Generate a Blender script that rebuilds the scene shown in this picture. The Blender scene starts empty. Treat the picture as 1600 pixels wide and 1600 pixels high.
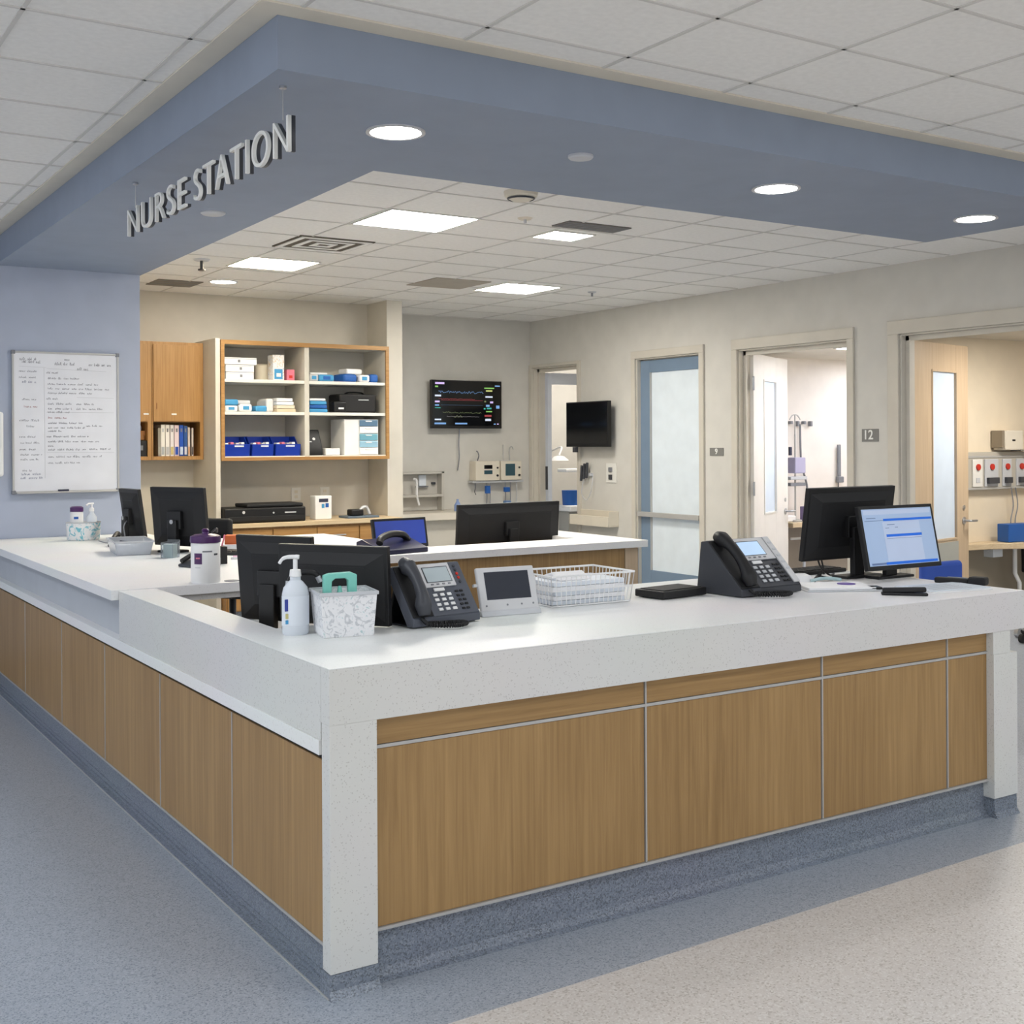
import bpy, bmesh, math, random
from mathutils import Vector, Matrix
R = math.radians
PI = math.pi
S = bpy.context.scene
COL = S.collection
rnd = random.Random(7)

# ------------------------------------------------------------------ camera
YAW, ROLL = 0.570802, -0.00525
cam_d = bpy.data.cameras.new('camera'); cam = bpy.data.objects.new('camera', cam_d); COL.objects.link(cam)
F = Vector((math.sin(YAW), math.cos(YAW), 0)); RT = Vector((math.cos(YAW), -math.sin(YAW), 0)); UP = Vector((0, 0, 1))
RT2 = RT * math.cos(ROLL) + UP * math.sin(ROLL); UP2 = -RT * math.sin(ROLL) + UP * math.cos(ROLL)
m = Matrix.Identity(4)
for i, v in enumerate((RT2, UP2, -F)):
    for j in range(3): m[j][i] = v[j]
m.translation = Vector((-1.305, -2.921, 1.45))
cam.matrix_world = m
cam_d.sensor_width = 36; cam_d.lens = 36 * 1895.85 / 1600
cam_d.shift_y = -(800 - 692.44) / 1600
cam_d.clip_start = 0.05
S.camera = cam

# ------------------------------------------------------------------ world and exposure
W = bpy.data.worlds.new('world'); S.world = W; W.use_nodes = True
bg = W.node_tree.nodes['Background']; bg.inputs[0].default_value = (0.93, 0.96, 1.0, 1); bg.inputs[1].default_value = 0.85
S.view_settings.view_transform = 'Standard'; S.view_settings.look = 'None'
S.view_settings.gamma = 1; S.view_settings.use_curve_mapping = False
S.view_settings.exposure = 0.65
TROFFER, DOWN = 36.0, 36.0
try: S.cycles.sample_clamp_indirect = 6
except Exception: pass

# ------------------------------------------------------------------ materials
def lin(c):
    def f(v):
        v /= 255.0
        return v / 12.92 if v <= 0.04045 else ((v + 0.055) / 1.055) ** 2.4
    return (f(c[0]), f(c[1]), f(c[2]), 1)
MATS = {}
def mat(name, rgb, rough=0.5, metal=0.0, emit=0.0, trans=0.0, alpha=1.0, noise=0.03, nscale=6.0, coat=0.0, bump=0.0, ior=1.45, spec=0.5):
    if name in MATS: return MATS[name]
    M = bpy.data.materials.new(name); M.use_nodes = True; nt = M.node_tree; b = nt.nodes['Principled BSDF']
    c = lin(rgb)
    b.inputs['Roughness'].default_value = rough; b.inputs['Metallic'].default_value = metal
    b.inputs['Transmission Weight'].default_value = trans; b.inputs['Alpha'].default_value = alpha
    b.inputs['Coat Weight'].default_value = coat; b.inputs['IOR'].default_value = ior
    b.inputs['Specular IOR Level'].default_value = spec
    tc = nt.nodes.new('ShaderNodeTexCoord'); n = nt.nodes.new('ShaderNodeTexNoise'); n.inputs['Scale'].default_value = nscale
    nt.links.new(tc.outputs['Object'], n.inputs['Vector'])
    r = nt.nodes.new('ShaderNodeValToRGB')
    r.color_ramp.elements[0].position = 0.3; r.color_ramp.elements[1].position = 0.7
    r.color_ramp.elements[0].color = tuple(max(0, v * (1 - noise)) for v in c[:3]) + (1,)
    r.color_ramp.elements[1].color = tuple(min(1, v * (1 + noise)) for v in c[:3]) + (1,)
    nt.links.new(n.outputs['Fac'], r.inputs['Fac']); nt.links.new(r.outputs['Color'], b.inputs['Base Color'])
    if emit:
        b.inputs['Emission Color'].default_value = c; b.inputs['Emission Strength'].default_value = emit
    if bump:
        bp = nt.nodes.new('ShaderNodeBump'); bp.inputs['Strength'].default_value = bump; bp.inputs['Distance'].default_value = 0.002
        n2 = nt.nodes.new('ShaderNodeTexNoise'); n2.inputs['Scale'].default_value = nscale * 12
        nt.links.new(tc.outputs['Object'], n2.inputs['Vector']); nt.links.new(n2.outputs['Fac'], bp.inputs['Height'])
        nt.links.new(bp.outputs['Normal'], b.inputs['Normal'])
    MATS[name] = M
    return M
def wood(name, dark, light, vertical=True, rough=0.42, scale=1.0):
    if name in MATS: return MATS[name]
    M = bpy.data.materials.new(name); M.use_nodes = True; nt = M.node_tree; b = nt.nodes['Principled BSDF']
    tc = nt.nodes.new('ShaderNodeTexCoord'); mp = nt.nodes.new('ShaderNodeMapping')
    mp.inputs['Scale'].default_value = (62 * scale, 62 * scale, 1.8 * scale) if vertical else (1.8 * scale, 62 * scale, 62 * scale)
    nt.links.new(tc.outputs['Object'], mp.inputs['Vector'])
    n = nt.nodes.new('ShaderNodeTexNoise'); n.inputs['Scale'].default_value = 1.0; n.inputs['Detail'].default_value = 7; n.inputs['Roughness'].default_value = 0.62
    n.inputs['Distortion'].default_value = 0.6
    nt.links.new(mp.outputs['Vector'], n.inputs['Vector'])
    mp2 = nt.nodes.new('ShaderNodeMapping'); mp2.inputs['Scale'].default_value = (2.6, 2.6, 0.5) if vertical else (0.5, 2.6, 2.6)
    nt.links.new(tc.outputs['Object'], mp2.inputs['Vector'])
    n2 = nt.nodes.new('ShaderNodeTexNoise'); n2.inputs['Scale'].default_value = 2.0; n2.inputs['Detail'].default_value = 3
    nt.links.new(mp2.outputs['Vector'], n2.inputs['Vector'])
    mx = nt.nodes.new('ShaderNodeMix'); mx.inputs[0].default_value = 0.28
    nt.links.new(n.outputs['Fac'], mx.inputs[2]); nt.links.new(n2.outputs['Fac'], mx.inputs[3])
    r = nt.nodes.new('ShaderNodeValToRGB'); r.color_ramp.elements[0].position = 0.34; r.color_ramp.elements[1].position = 0.68
    r.color_ramp.elements[0].color = lin(dark); r.color_ramp.elements[1].color = lin(light)
    nt.links.new(mx.outputs[0], r.inputs['Fac']); nt.links.new(r.outputs['Color'], b.inputs['Base Color'])
    b.inputs['Roughness'].default_value = rough
    MATS[name] = M
    return M
def speckle(name, base, dots, rough=0.3, scale=170.0, amount=0.3, coat=0.0, light=None):
    """base colour scattered with small flecks"""
    if name in MATS: return MATS[name]
    M = bpy.data.materials.new(name); M.use_nodes = True; nt = M.node_tree; b = nt.nodes['Principled BSDF']
    tc = nt.nodes.new('ShaderNodeTexCoord')
    v = nt.nodes.new('ShaderNodeTexVoronoi'); v.inputs['Scale'].default_value = scale
    nt.links.new(tc.outputs['Object'], v.inputs['Vector'])
    sep = nt.nodes.new('ShaderNodeSeparateColor'); nt.links.new(v.outputs['Color'], sep.inputs[0])
    r = nt.nodes.new('ShaderNodeValToRGB'); r.color_ramp.interpolation = 'CONSTANT'
    e = r.color_ramp.elements; e[0].position = 0; e[0].color = lin(dots); e[1].position = amount; e[1].color = lin(base)
    if light:
        k = e.new(1 - amount * 0.8); k.color = lin(light)
    nt.links.new(sep.outputs[0], r.inputs['Fac'])
    n = nt.nodes.new('ShaderNodeTexNoise'); n.inputs['Scale'].default_value = 1.3; n.inputs['Detail'].default_value = 4
    nt.links.new(tc.outputs['Object'], n.inputs['Vector'])
    mx = nt.nodes.new('ShaderNodeMix'); mx.data_type = 'RGBA'; mx.blend_type = 'MULTIPLY'; mx.inputs[0].default_value = 0.12
    nt.links.new(r.outputs['Color'], mx.inputs[6]); nt.links.new(n.outputs['Color'], mx.inputs[7])
    nt.links.new(mx.outputs[2], b.inputs['Base Color'])
    b.inputs['Roughness'].default_value = rough; b.inputs['Coat Weight'].default_value = coat
    MATS[name] = M
    return M

WHITE_Q = speckle('white_quartz', (242, 242, 242), (230, 229, 228), 0.4, 320, 0.03)
QUARTZ = speckle('flecked_quartz', (222, 221, 219), (200, 198, 195), 0.3, 330, 0.04)
OAK = wood('oak_veneer', (142, 110, 67), (174, 140, 92))
OAKH = wood('oak_veneer_horizontal', (140, 108, 65), (172, 138, 90), vertical=False)
MAPLE = wood('pale_maple', (190, 166, 136), (208, 186, 158))
HONEY = wood('honey_wood', (152, 110, 60), (184, 142, 88))
HONEYH = wood('honey_wood_horizontal', (152, 110, 60), (184, 142, 88), vertical=False)
TAN_TOP = wood('tan_laminate', (196, 172, 136), (222, 202, 170), vertical=False)
BLUEP = mat('slate_blue_paint', (142, 153, 171), 0.62, bump=0.1)
BLUEPD = BLUEP
WALLB = mat('pale_blue_wall', (172, 180, 198), 0.7, bump=0.1)
WALLW = mat('warm_white_wall', (212, 206, 194), 0.75, bump=0.1)
WALLG = mat('greige_wall', (210, 207, 200), 0.75, bump=0.1)
WALLR = mat('cream_room_wall', (232, 218, 194), 0.75)
CEILM = mat('ceiling_tile', (242, 240, 236), 0.9, nscale=40, bump=0.25)
GRIDM = mat('ceiling_grid', (214, 211, 206), 0.6)
TRIMC = mat('beige_ceiling_trim', (222, 214, 198), 0.6)
FRAMEM = mat('door_frame_paint', (206, 200, 188), 0.45)
METAL = mat('brushed_metal', (190, 192, 196), 0.32, metal=0.9)
ALU = mat('aluminium_trim', (186, 185, 183), 0.4, metal=0.25)
STEELB = mat('blue_grey_metal', (118, 138, 160), 0.45)
BASEM = speckle('cove_base_vinyl', (126, 134, 148), (102, 108, 118), 0.4, 260, 0.25, light=(144, 151, 162))
DARKGAP = mat('dark_gap', (34, 34, 36), 0.8)
BLACK = mat('black_plastic', (20, 20, 22), 0.45)
BLACKM = mat('matte_black_plastic', (25, 25, 27), 0.6)
DGREY = mat('dark_grey_plastic', (62, 64, 70), 0.4)
PHONEG = mat('slate_phone_plastic', (84, 88, 98), 0.4)
SILVER = mat('silver_plastic', (206, 206, 208), 0.35)
LGREY = mat('light_grey_plastic', (196, 198, 202), 0.4)
WHITEP = mat('white_plastic', (236, 236, 236), 0.35)
WHITEM = mat('white_paint', (228, 226, 220), 0.5)
CREAMP = mat('cream_plastic', (220, 212, 196), 0.45)
PAPER = mat('white_paper', (238, 238, 240), 0.8)
PURPLE = mat('purple_plastic', (74, 36, 92), 0.3)
PURPLEL = mat('lilac_print', (120, 100, 170), 0.5)
INKM = mat('dark_ink', (52, 54, 74), 0.7)
INKR = mat('red_ink', (150, 70, 76), 0.7)
GREYTXT = mat('grey_print', (128, 130, 136), 0.6)
NAVY = mat('blue_bin_plastic', (16, 52, 158), 0.35)
BLUEL = mat('sky_blue_wrap', (70, 150, 200), 0.5)
BLUED = mat('strong_blue_wrap', (34, 92, 170), 0.45)
BLUEC = mat('blue_chair_fabric', (52, 84, 172), 0.75)
TEAL = mat('mint_plastic', (128, 206, 192), 0.4)
PINK = mat('pink_card', (214, 120, 140), 0.6)
ORANGE = mat('orange_card', (214, 110, 62), 0.6)
RED = mat('red_plastic', (196, 48, 36), 0.4)
GLASSC = mat('clear_plastic', (226, 232, 238), 0.08, trans=0.92, ior=1.2)
GEL = mat('clear_gel', (232, 238, 246), 0.12, trans=0.15, ior=1.3)
LABELP = mat('frosted_label', (222, 228, 236), 0.5)
FROST = mat('frosted_glass', (226, 236, 244), 0.25, spec=0.6)
FROSTL = mat('frosted_door_lite', (214, 228, 244), 0.25)
SIGNM = mat('sign_grey', (128, 127, 124), 0.5)
SIGNT = mat('sign_white', (236, 236, 232), 0.5)
BOARD = mat('whiteboard_enamel', (232, 233, 238), 0.25)
BRICKM = mat('grey_back_panel', (150, 146, 138), 0.7)
CREAMW = mat('shelf_interior', (206, 202, 192), 0.6)
LIT = mat('lamp_diffuser', (255, 250, 240), 0.5, emit=TROFFER)
LITW = mat('warm_lamp_diffuser', (255, 240, 208), 0.5, emit=TROFFER)
LITC = mat('added_corridor_diffuser', (240, 247, 255), 0.5, emit=TROFFER * 0.45)  # glow of the lamps added out of view in the corridor
LITD = mat('downlight_lens', (255, 252, 248), 0.5, emit=DOWN)
LCD = mat('grey_lcd', (150, 160, 164), 0.25, emit=0.25)
LCDB = mat('blue_lcd', (166, 190, 216), 0.2, emit=0.45)
SCRBLK = mat('black_screen', (10, 11, 14), 0.12)
SCRDIM = mat('dark_slate_screen', (52, 56, 66), 0.15)
SCRBLUE = mat('blue_desktop_screen', (40, 60, 140), 0.3, emit=0.3)
UIBG = mat('pale_blue_interface', (166, 188, 220), 0.3, emit=0.13)
UIP = mat('panel_interface', (184, 198, 224), 0.3, emit=0.15)
UIB = mat('blue_interface_bar', (20, 84, 176), 0.3, emit=0.5)
UIT = mat('interface_text', (96, 116, 156), 0.3, emit=0.2)

def mosaic(name, cols, scale, base=(232, 232, 234), amount=0.25, rough=0.45, stretch=(1, 1, 1)):
    if name in MATS: return MATS[name]
    M = bpy.data.materials.new(name); M.use_nodes = True; nt = M.node_tree; b = nt.nodes['Principled BSDF']
    tc = nt.nodes.new('ShaderNodeTexCoord'); mp = nt.nodes.new('ShaderNodeMapping'); mp.inputs['Scale'].default_value = stretch
    nt.links.new(tc.outputs['Object'], mp.inputs['Vector'])
    n = nt.nodes.new('ShaderNodeTexNoise'); n.inputs['Scale'].default_value = scale; n.inputs['Detail'].default_value = 6; n.inputs['Distortion'].default_value = 2.2
    nt.links.new(mp.outputs['Vector'], n.inputs['Vector'])
    r = nt.nodes.new('ShaderNodeValToRGB'); e = r.color_ramp.elements
    e[0].position = 0.0; e[0].color = lin(cols[0]); e[1].position = 0.40; e[1].color = lin(cols[-1])
    k = e.new(0.46); k.color = lin(base); k = e.new(0.62); k.color = lin(base)
    k = e.new(0.70); k.color = lin(cols[1])
    nt.links.new(n.outputs['Fac'], r.inputs['Fac']); nt.links.new(r.outputs['Color'], b.inputs['Base Color'])
    b.inputs['Roughness'].default_value = rough; MATS[name] = M
    return M
MARBLE = mosaic('grey_marbled_card', [(158, 162, 168), (176, 202, 204), (200, 202, 206)], 34)
TEALPAT = mosaic('teal_leaf_print', [(36, 120, 150), (84, 170, 190), (120, 190, 205)], 16)
PATCARD = mosaic('printed_carton', [(220, 120, 70), (70, 120, 190), (220, 200, 170)], 30)

# floor: blue-grey flecked vinyl with a beige corridor field
def floor_mat():
    M = bpy.data.materials.new('flecked_vinyl_floor'); M.use_nodes = True; nt = M.node_tree; b = nt.nodes['Principled BSDF']
    L = nt.links.new
    tc = nt.nodes.new('ShaderNodeTexCoord'); sp = nt.nodes.new('ShaderNodeSeparateXYZ'); L(tc.outputs['Object'], sp.inputs[0])
    ma = nt.nodes.new('ShaderNodeMath'); ma.operation = 'MULTIPLY_ADD'; L(sp.outputs[0], ma.inputs[0]); ma.inputs[1].default_value = -0.021; ma.inputs[2].default_value = 0.283
    ad = nt.nodes.new('ShaderNodeMath'); ad.operation = 'ADD'; L(sp.outputs[1], ad.inputs[0]); L(ma.outputs[0], ad.inputs[1])
    lt = nt.nodes.new('ShaderNodeMath'); lt.operation = 'LESS_THAN'; L(ad.outputs[0], lt.inputs[0]); lt.inputs[1].default_value = 0
    # corridors beyond the station (x > 3.4) are beige as well
    def fleck(scale, a, bb, c, am):
        v = nt.nodes.new('ShaderNodeTexVoronoi'); v.inputs['Scale'].default_value = scale; L(tc.outputs['Object'], v.inputs['Vector'])
        s = nt.nodes.new('ShaderNodeSeparateColor'); L(v.outputs['Color'], s.inputs[0])
        r = nt.nodes.new('ShaderNodeValToRGB'); r.color_ramp.interpolation = 'CONSTANT'
        e = r.color_ramp.elements; e[0].position = 0; e[0].color = lin(a); e[1].position = am; e[1].color = lin(bb)
        k = e.new(0.8); k.color = lin(c); L(s.outputs[0], r.inputs['Fac']); return r.outputs['Color']
    blue = fleck(250, (126, 134, 146), (158, 165, 175), (172, 178, 187), 0.16)
    beige = fleck(200, (184, 177, 169), (208, 202, 196), (219, 215, 210), 0.12)
    mx = nt.nodes.new('ShaderNodeMix'); mx.data_type = 'RGBA'; L(lt.outputs[0], mx.inputs[0]); L(blue, mx.inputs[6]); L(beige, mx.inputs[7])
    L(mx.outputs[2], b.inputs['Base Color']); b.inputs['Roughness'].default_value = 0.33
    return M
FLOORM = floor_mat()

# ------------------------------------------------------------------ mesh builder
class MB:
    def __init__(s, bevel=0.0, seg=2, smooth=False):
        s.bm = bmesh.new(); s.bevel = bevel; s.seg = seg; s.smooth = smooth
    def _x(s, vs, M):
        if M is not None:
            for v in vs: v.co = M @ v.co
    def box(s, x0, x1, y0, y1, z0, z1, M=None):
        c = [(x0, y0, z0), (x1, y0, z0), (x1, y1, z0), (x0, y1, z0), (x0, y0, z1), (x1, y0, z1), (x1, y1, z1), (x0, y1, z1)]
        v = [s.bm.verts.new(p) for p in c]
        for f in ((3, 2, 1, 0), (4, 5, 6, 7), (0, 1, 5, 4), (1, 2, 6, 5), (2, 3, 7, 6), (3, 0, 4, 7)): s.bm.faces.new([v[i] for i in f])
        s._x(v, M); return s
    def frustum(s, r0, r1, y0, y1, M=None):
        """rectangle r0=(x0,x1,z0,z1) at y0 joined to r1 at y1"""
        def rr(r, y): return [(r[0], y, r[2]), (r[1], y, r[2]), (r[1], y, r[3]), (r[0], y, r[3])]
        a = [s.bm.verts.new(p) for p in rr(r0, y0)]; b = [s.bm.verts.new(p) for p in rr(r1, y1)]
        s.bm.faces.new(a); s.bm.faces.new(b[::-1])
        for i in range(4): s.bm.faces.new([a[i], b[i], b[(i + 1) % 4], a[(i + 1) % 4]])
        s._x(a + b, M); return s
    def cyl(s, x, y, z0, z1, r, r2=None, n=24, M=None):
        r2 = r if r2 is None else r2
        a = [s.bm.verts.new((x + r * math.cos(2 * PI * i / n), y + r * math.sin(2 * PI * i / n), z0)) for i in range(n)]
        b = [s.bm.verts.new((x + r2 * math.cos(2 * PI * i / n), y + r2 * math.sin(2 * PI * i / n), z1)) for i in range(n)]
        s.bm.faces.new(a[::-1]); s.bm.faces.new(b)
        for i in range(n): s.bm.faces.new([a[i], a[(i + 1) % n], b[(i + 1) % n], b[i]])
        s._x(a + b, M); return s
    def lathe(s, prof, n=28, M=None, sx=1, sy=1):
        rings = []; allv = []
        for r, z in prof:
            if r < 1e-5:
                v = [s.bm.verts.new((0, 0, z))]
            else: v = [s.bm.verts.new((sx * r * math.cos(2 * PI * i / n), sy * r * math.sin(2 * PI * i / n), z)) for i in range(n)]
            rings.append(v); allv += v
        for a, b in zip(rings, rings[1:]):
            if len(a) == 1 and len(b) == 1: continue
            for i in range(n):
                j = (i + 1) % n
                if len(a) == 1: s.bm.faces.new([a[0], b[j], b[i]])
                elif len(b) == 1: s.bm.faces.new([a[i], a[j], b[0]])
                else: s.bm.faces.new([a[i], a[j], b[j], b[i]])
        s.smooth = True
        s._x(allv, M); return s
    def prism(s, pts, z0, z1, M=None):
        a = [s.bm.verts.new((p[0], p[1], z0)) for p in pts]; b = [s.bm.verts.new((p[0], p[1], z1)) for p in pts]
        n = len(pts)
        s.bm.faces.new(a[::-1]); s.bm.faces.new(b)
        for i in range(n): s.bm.faces.new([a[i], a[(i + 1) % n], b[(i + 1) % n], b[i]])
        s._x(a + b, M); return s
    def prismx(s, pts, x0, x1, M=None):
        """profile of (y,z) extruded along x"""
        a = [s.bm.verts.new((x0, p[0], p[1])) for p in pts]; b = [s.bm.verts.new((x1, p[0], p[1])) for p in pts]
        n = len(pts)
        s.bm.faces.new(a[::-1]); s.bm.faces.new(b)
        for i in range(n): s.bm.faces.new([a[i], a[(i + 1) % n], b[(i + 1) % n], b[i]])
        s._x(a + b, M); return s
    def tube(s, pts, r, n=8, M=None, closed=False, flat=1.0):
        pts = [Vector(p) for p in pts]; rings = []; allv = []
        N = len(pts); prev = None
        for i, p in enumerate(pts):
            if closed: d = pts[(i + 1) % N] - pts[i - 1]
            else: d = pts[min(i + 1, N - 1)] - pts[max(i - 1, 0)]
            d.normalize()
            if prev is None:
                u = d.orthogonal().normalized()
            else:
                u = (prev - d * prev.dot(d)); u = u.normalized() if u.length > 1e-6 else d.orthogonal().normalized()
            prev = u; w = d.cross(u)
            rr = r[i] if isinstance(r, (list, tuple)) else r
            ring = [s.bm.verts.new(p + (u * math.cos(2 * PI * k / n) + w * math.sin(2 * PI * k / n) * flat) * rr) for k in range(n)]
            rings.append(ring); allv += ring
        for i in range(N if closed else N - 1):
            a, b = rings[i], rings[(i + 1) % N]
            for k in range(n): s.bm.faces.new([a[k], a[(k + 1) % n], b[(k + 1) % n], b[k]])
        if not closed: s.bm.faces.new(rings[0][::-1]); s.bm.faces.new(rings[-1])
        s.smooth = True
        s._x(allv, M); return s
    def build(s, name, material, parent=None, label=None):
        bmesh.ops.recalc_face_normals(s.bm, faces=s.bm.faces)
        me = bpy.data.meshes.new(name); s.bm.to_mesh(me); s.bm.free()
        if s.smooth:
            for p in me.polygons: p.use_smooth = True
            try: me.set_sharp_from_angle(angle=R(40))
            except Exception: pass
        me.materials.append(material)
        o = bpy.data.objects.new(name, me); COL.objects.link(o)
        if parent: o.parent = parent
        if s.bevel:
            md = o.modifiers.new('bevel', 'BEVEL'); md.width = s.bevel; md.segments = s.seg; md.limit_method = 'ANGLE'; md.angle_limit = R(40)
        if label: o['label'] = label
        return o
def spline(pts, n=8):
    out = []; P = [Vector(p) for p in pts]
    for i in range(len(P) - 1):
        p0 = P[max(i - 1, 0)]; p1 = P[i]; p2 = P[i + 1]; p3 = P[min(i + 2, len(P) - 1)]
        for k in range(n):
            t = k / n
            out.append(0.5 * ((2 * p1) + (p2 - p0) * t + (2 * p0 - 5 * p1 + 4 * p2 - p3) * t * t + (3 * p1 - p0 - 3 * p2 + p3) * t ** 3))
    out.append(P[-1]); return out
def tag(o, label=None, cat=None, group=None, kind=None):
    if label: o['label'] = label
    if cat: o['category'] = cat
    if group: o['group'] = group
    if kind: o['kind'] = kind
    return o
def thing(name, label, cat, loc=(0, 0, 0), rz=0.0, group=None):
    o = bpy.data.objects.new(name, None); COL.objects.link(o); o.location = loc; o.rotation_euler = (0, 0, rz)
    o.empty_display_size = 0.05
    return tag(o, label, cat, group)
def struct(name, mb, m, label=None, cat=None, parent=None):
    o = mb.build(name, m, parent)
    o['kind'] = 'structure'
    if label: o['label'] = label
    if cat: o['category'] = cat
    return o
def text(name, body, size, depth, material, parent, M, sx=1.0, align='LEFT', offset=0.0, space=1.0):
    c = bpy.data.curves.new(name, 'FONT'); c.body = body; c.size = size; c.extrude = depth / 2; c.align_x = align; c.offset = offset; c.space_character = space
    o = bpy.data.objects.new(name, c); COL.objects.link(o)
    dg = bpy.context.evaluated_depsgraph_get(); dg.update()
    me = bpy.data.meshes.new_from_object(o.evaluated_get(dg))
    bpy.data.objects.remove(o); bpy.data.curves.remove(c)
    me.transform(M @ Matrix.Diagonal((sx, 1, 1, 1)))
    me.materials.clear(); me.materials.append(material)
    q = bpy.data.objects.new(name, me); COL.objects.link(q)
    if parent: q.parent = parent
    return q
def axes(o, x, y, z):
    M = Matrix.Identity(4)
    for i, v in enumerate((x, y, z)):
        v = Vector(v)
        for j in range(3): M[j][i] = v[j]
    M.translation = Vector(o); return M

HC = 0.863          # height of the counter top
CEI = 2.75
SOF = 2.58
RX = 5.89
# ================================================================== ROOM SHELL
struct('floor', MB().box(-7, 11, -8, 12, -0.1, 0), FLOORM, 'blue grey flecked vinyl floor with a beige field in front', 'floor')
# outer corridor ceiling (left and in front of the blue bulkhead) and inner ceiling
struct('ceiling', MB().box(-7, 11, -8, 12, CEI, CEI + 0.1), CEILM, 'white suspended tile ceiling', 'ceiling')
g = MB()
zt = CEI - 0.004
def bar(x0, x1, y0, y1): g.box(x0, x1, y0, y1, zt, CEI + 0.001)
w = 0.007
for k in range(9):                       # left corridor: lines along y
    x = -0.07 - 0.505 * k; bar(x - w, x + w, -4.6, 5.2)
for k in range(-9, 9):
    y = 0.891 + 0.517 * k; bar(-4.2, 0.02, y - w, y + w)
for k in range(8):                       # front corridor
    y = 0.30 - 0.44 * k; bar(0.02, 5.85, y - w, y + w)
for k in range(10):
    x = 0.125 + 0.556 * k; bar(x - w, x + w, -3.2, 0.47)
w = 0.006
for k in range(9):                       # inside the station
    x = 1.163 + 0.583 * k
    if x < 5.6: bar(x - w, x + w, 1.62, 7.9)
for k in range(12):
    y = 2.03 + 0.53 * k; bar(0.93, 5.85, y - w, y + w)
struct('ceiling_grid', g, GRIDM, 'thin metal grid between the ceiling tiles', 'ceiling grid')
t = MB()
t.prism([(-0.005, 0.44), (5.88, 0.44), (5.88, 0.529), (0.079, 0.529), (0.079, 5.19), (-0.005, 5.19)], CEI - 0.007, CEI - 0.0005)
struct('trim_1', t, TRIMC, 'beige ceiling trim around the blue bulkhead', 'trim')
# the blue bulkhead: L of left arm and front arm
sof = MB()
sof.prism([(0.08, 0.53), (6.3, 0.53), (6.3, 0.62), (4.41, 0.62), (4.41, 1.61), (0.93, 1.61), (0.985, 5.26), (0.08, 5.26)], SOF, CEI - 0.001)
struct('ceiling_bulkhead', sof, BLUEP, 'slate blue dropped bulkhead over the counter', 'bulkhead')
# walls
struct('wall_left', MB().box(-5.0, 0.975, 5.2, 5.36, 0, CEI), WALLB, 'pale blue wall that carries the whiteboard', 'wall')
struct('wall_return', MB().box(0.80, 0.975, 5.36, 7.33, 0, CEI), WALLW, 'end of the blue wall', 'wall')
struct('wall_back', MB().box(0.80, 3.83, 7.33, 7.48, 0, CEI), WALLW, 'warm white wall behind the cabinets', 'wall')
struct('wall_fin', MB(0.002).box(2.022, 2.062, 6.75, 7.33, 0, 2.325), WALLW, 'white side panel left of the shelving', 'wall panel')
struct('wall_pier', MB().box(3.68, 3.835, 6.93, 7.33, 0, CEI), WALLW, 'cream pier right of the shelving', 'pier')
struct('wall_rear', MB().box(3.835, 6.0, 7.92, 8.06, 0, CEI), WALLG, 'grey wall behind the wall television', 'wall')
struct('wall_rear_return', MB().box(3.70, 3.835, 7.48, 8.06, 0, CEI), WALLG, 'short return beside the pier', 'wall')
# right wall with four openings
WT = 0.13
OPEN = [(1.55, 3.02, 0, 2.233), (3.51, 4.72, 0, 2.233), (5.20, 6.10, 0, 2.24), (7.04, 7.86, 0, 2.25)]
rw = MB(); y = -8.0
for a, b, z0, z1 in OPEN:
    rw.box(RX, RX + WT, y, a, 0, CEI); rw.box(RX, RX + WT, a, b, z1, CEI); y = b
rw.box(RX, RX + WT, y, 8.06, 0, CEI)
struct('wall_right', rw, WALLG, 'long greige wall with the room doors', 'wall')
for i, (a, b, z0, z1) in enumerate(OPEN):
    fr = MB(0.003)
    fw = (0.10, 0.066, 0.06, 0.05)[i]
    for (p, q) in ((a - fw, a), (b, b + fw)):
        if i == 3 and p > 7.8: q = 7.915
        fr.box(RX - 0.022, RX + 0.001, p, q, 0, z1)
    top_b = b + fw if i < 3 else 7.915
    fr.box(RX - 0.022, RX + 0.001, a - fw, top_b, z1, z1 + (0.10, 0.088, 0.07, 0.03)[i])
    fr.box(RX - 0.001, RX + WT + 0.02, a, a + 0.012, 0, z1); fr.box(RX - 0.001, RX + WT + 0.02, b - 0.012, b, 0, z1)
    fr.box(RX - 0.001, RX + WT + 0.02, a, b, z1 - 0.012, z1)
    fr.box(RX + 0.05, RX + 0.065, b - 0.045, b, 0, z1); fr.box(RX + 0.05, RX + 0.065, a, b, z1 - 0.05, z1)
    struct('trim_%d' % (i + 2), fr, FRAMEM, ['wide painted frame of the rightmost doorway', 'painted frame of the bright middle doorway', 'painted frame around the blue door', 'painted frame of the far corner doorway'][i], 'door frame')
struct('baseboard_right', MB().box(RX - 0.012, RX, 3.12, 3.43, 0, 0.12).box(RX - 0.012, RX, 4.79, 5.13, 0, 0.12).box(RX - 0.012, RX, 6.17, 6.98, 0, 0.12), BASEM, 'blue grey cove base on the right wall', 'baseboard')
struct('baseboard_left', MB().box(-5, -0.05, 5.186, 5.2, 0, 0.12), BASEM, 'blue grey cove base on the blue wall', 'baseboard')
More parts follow.
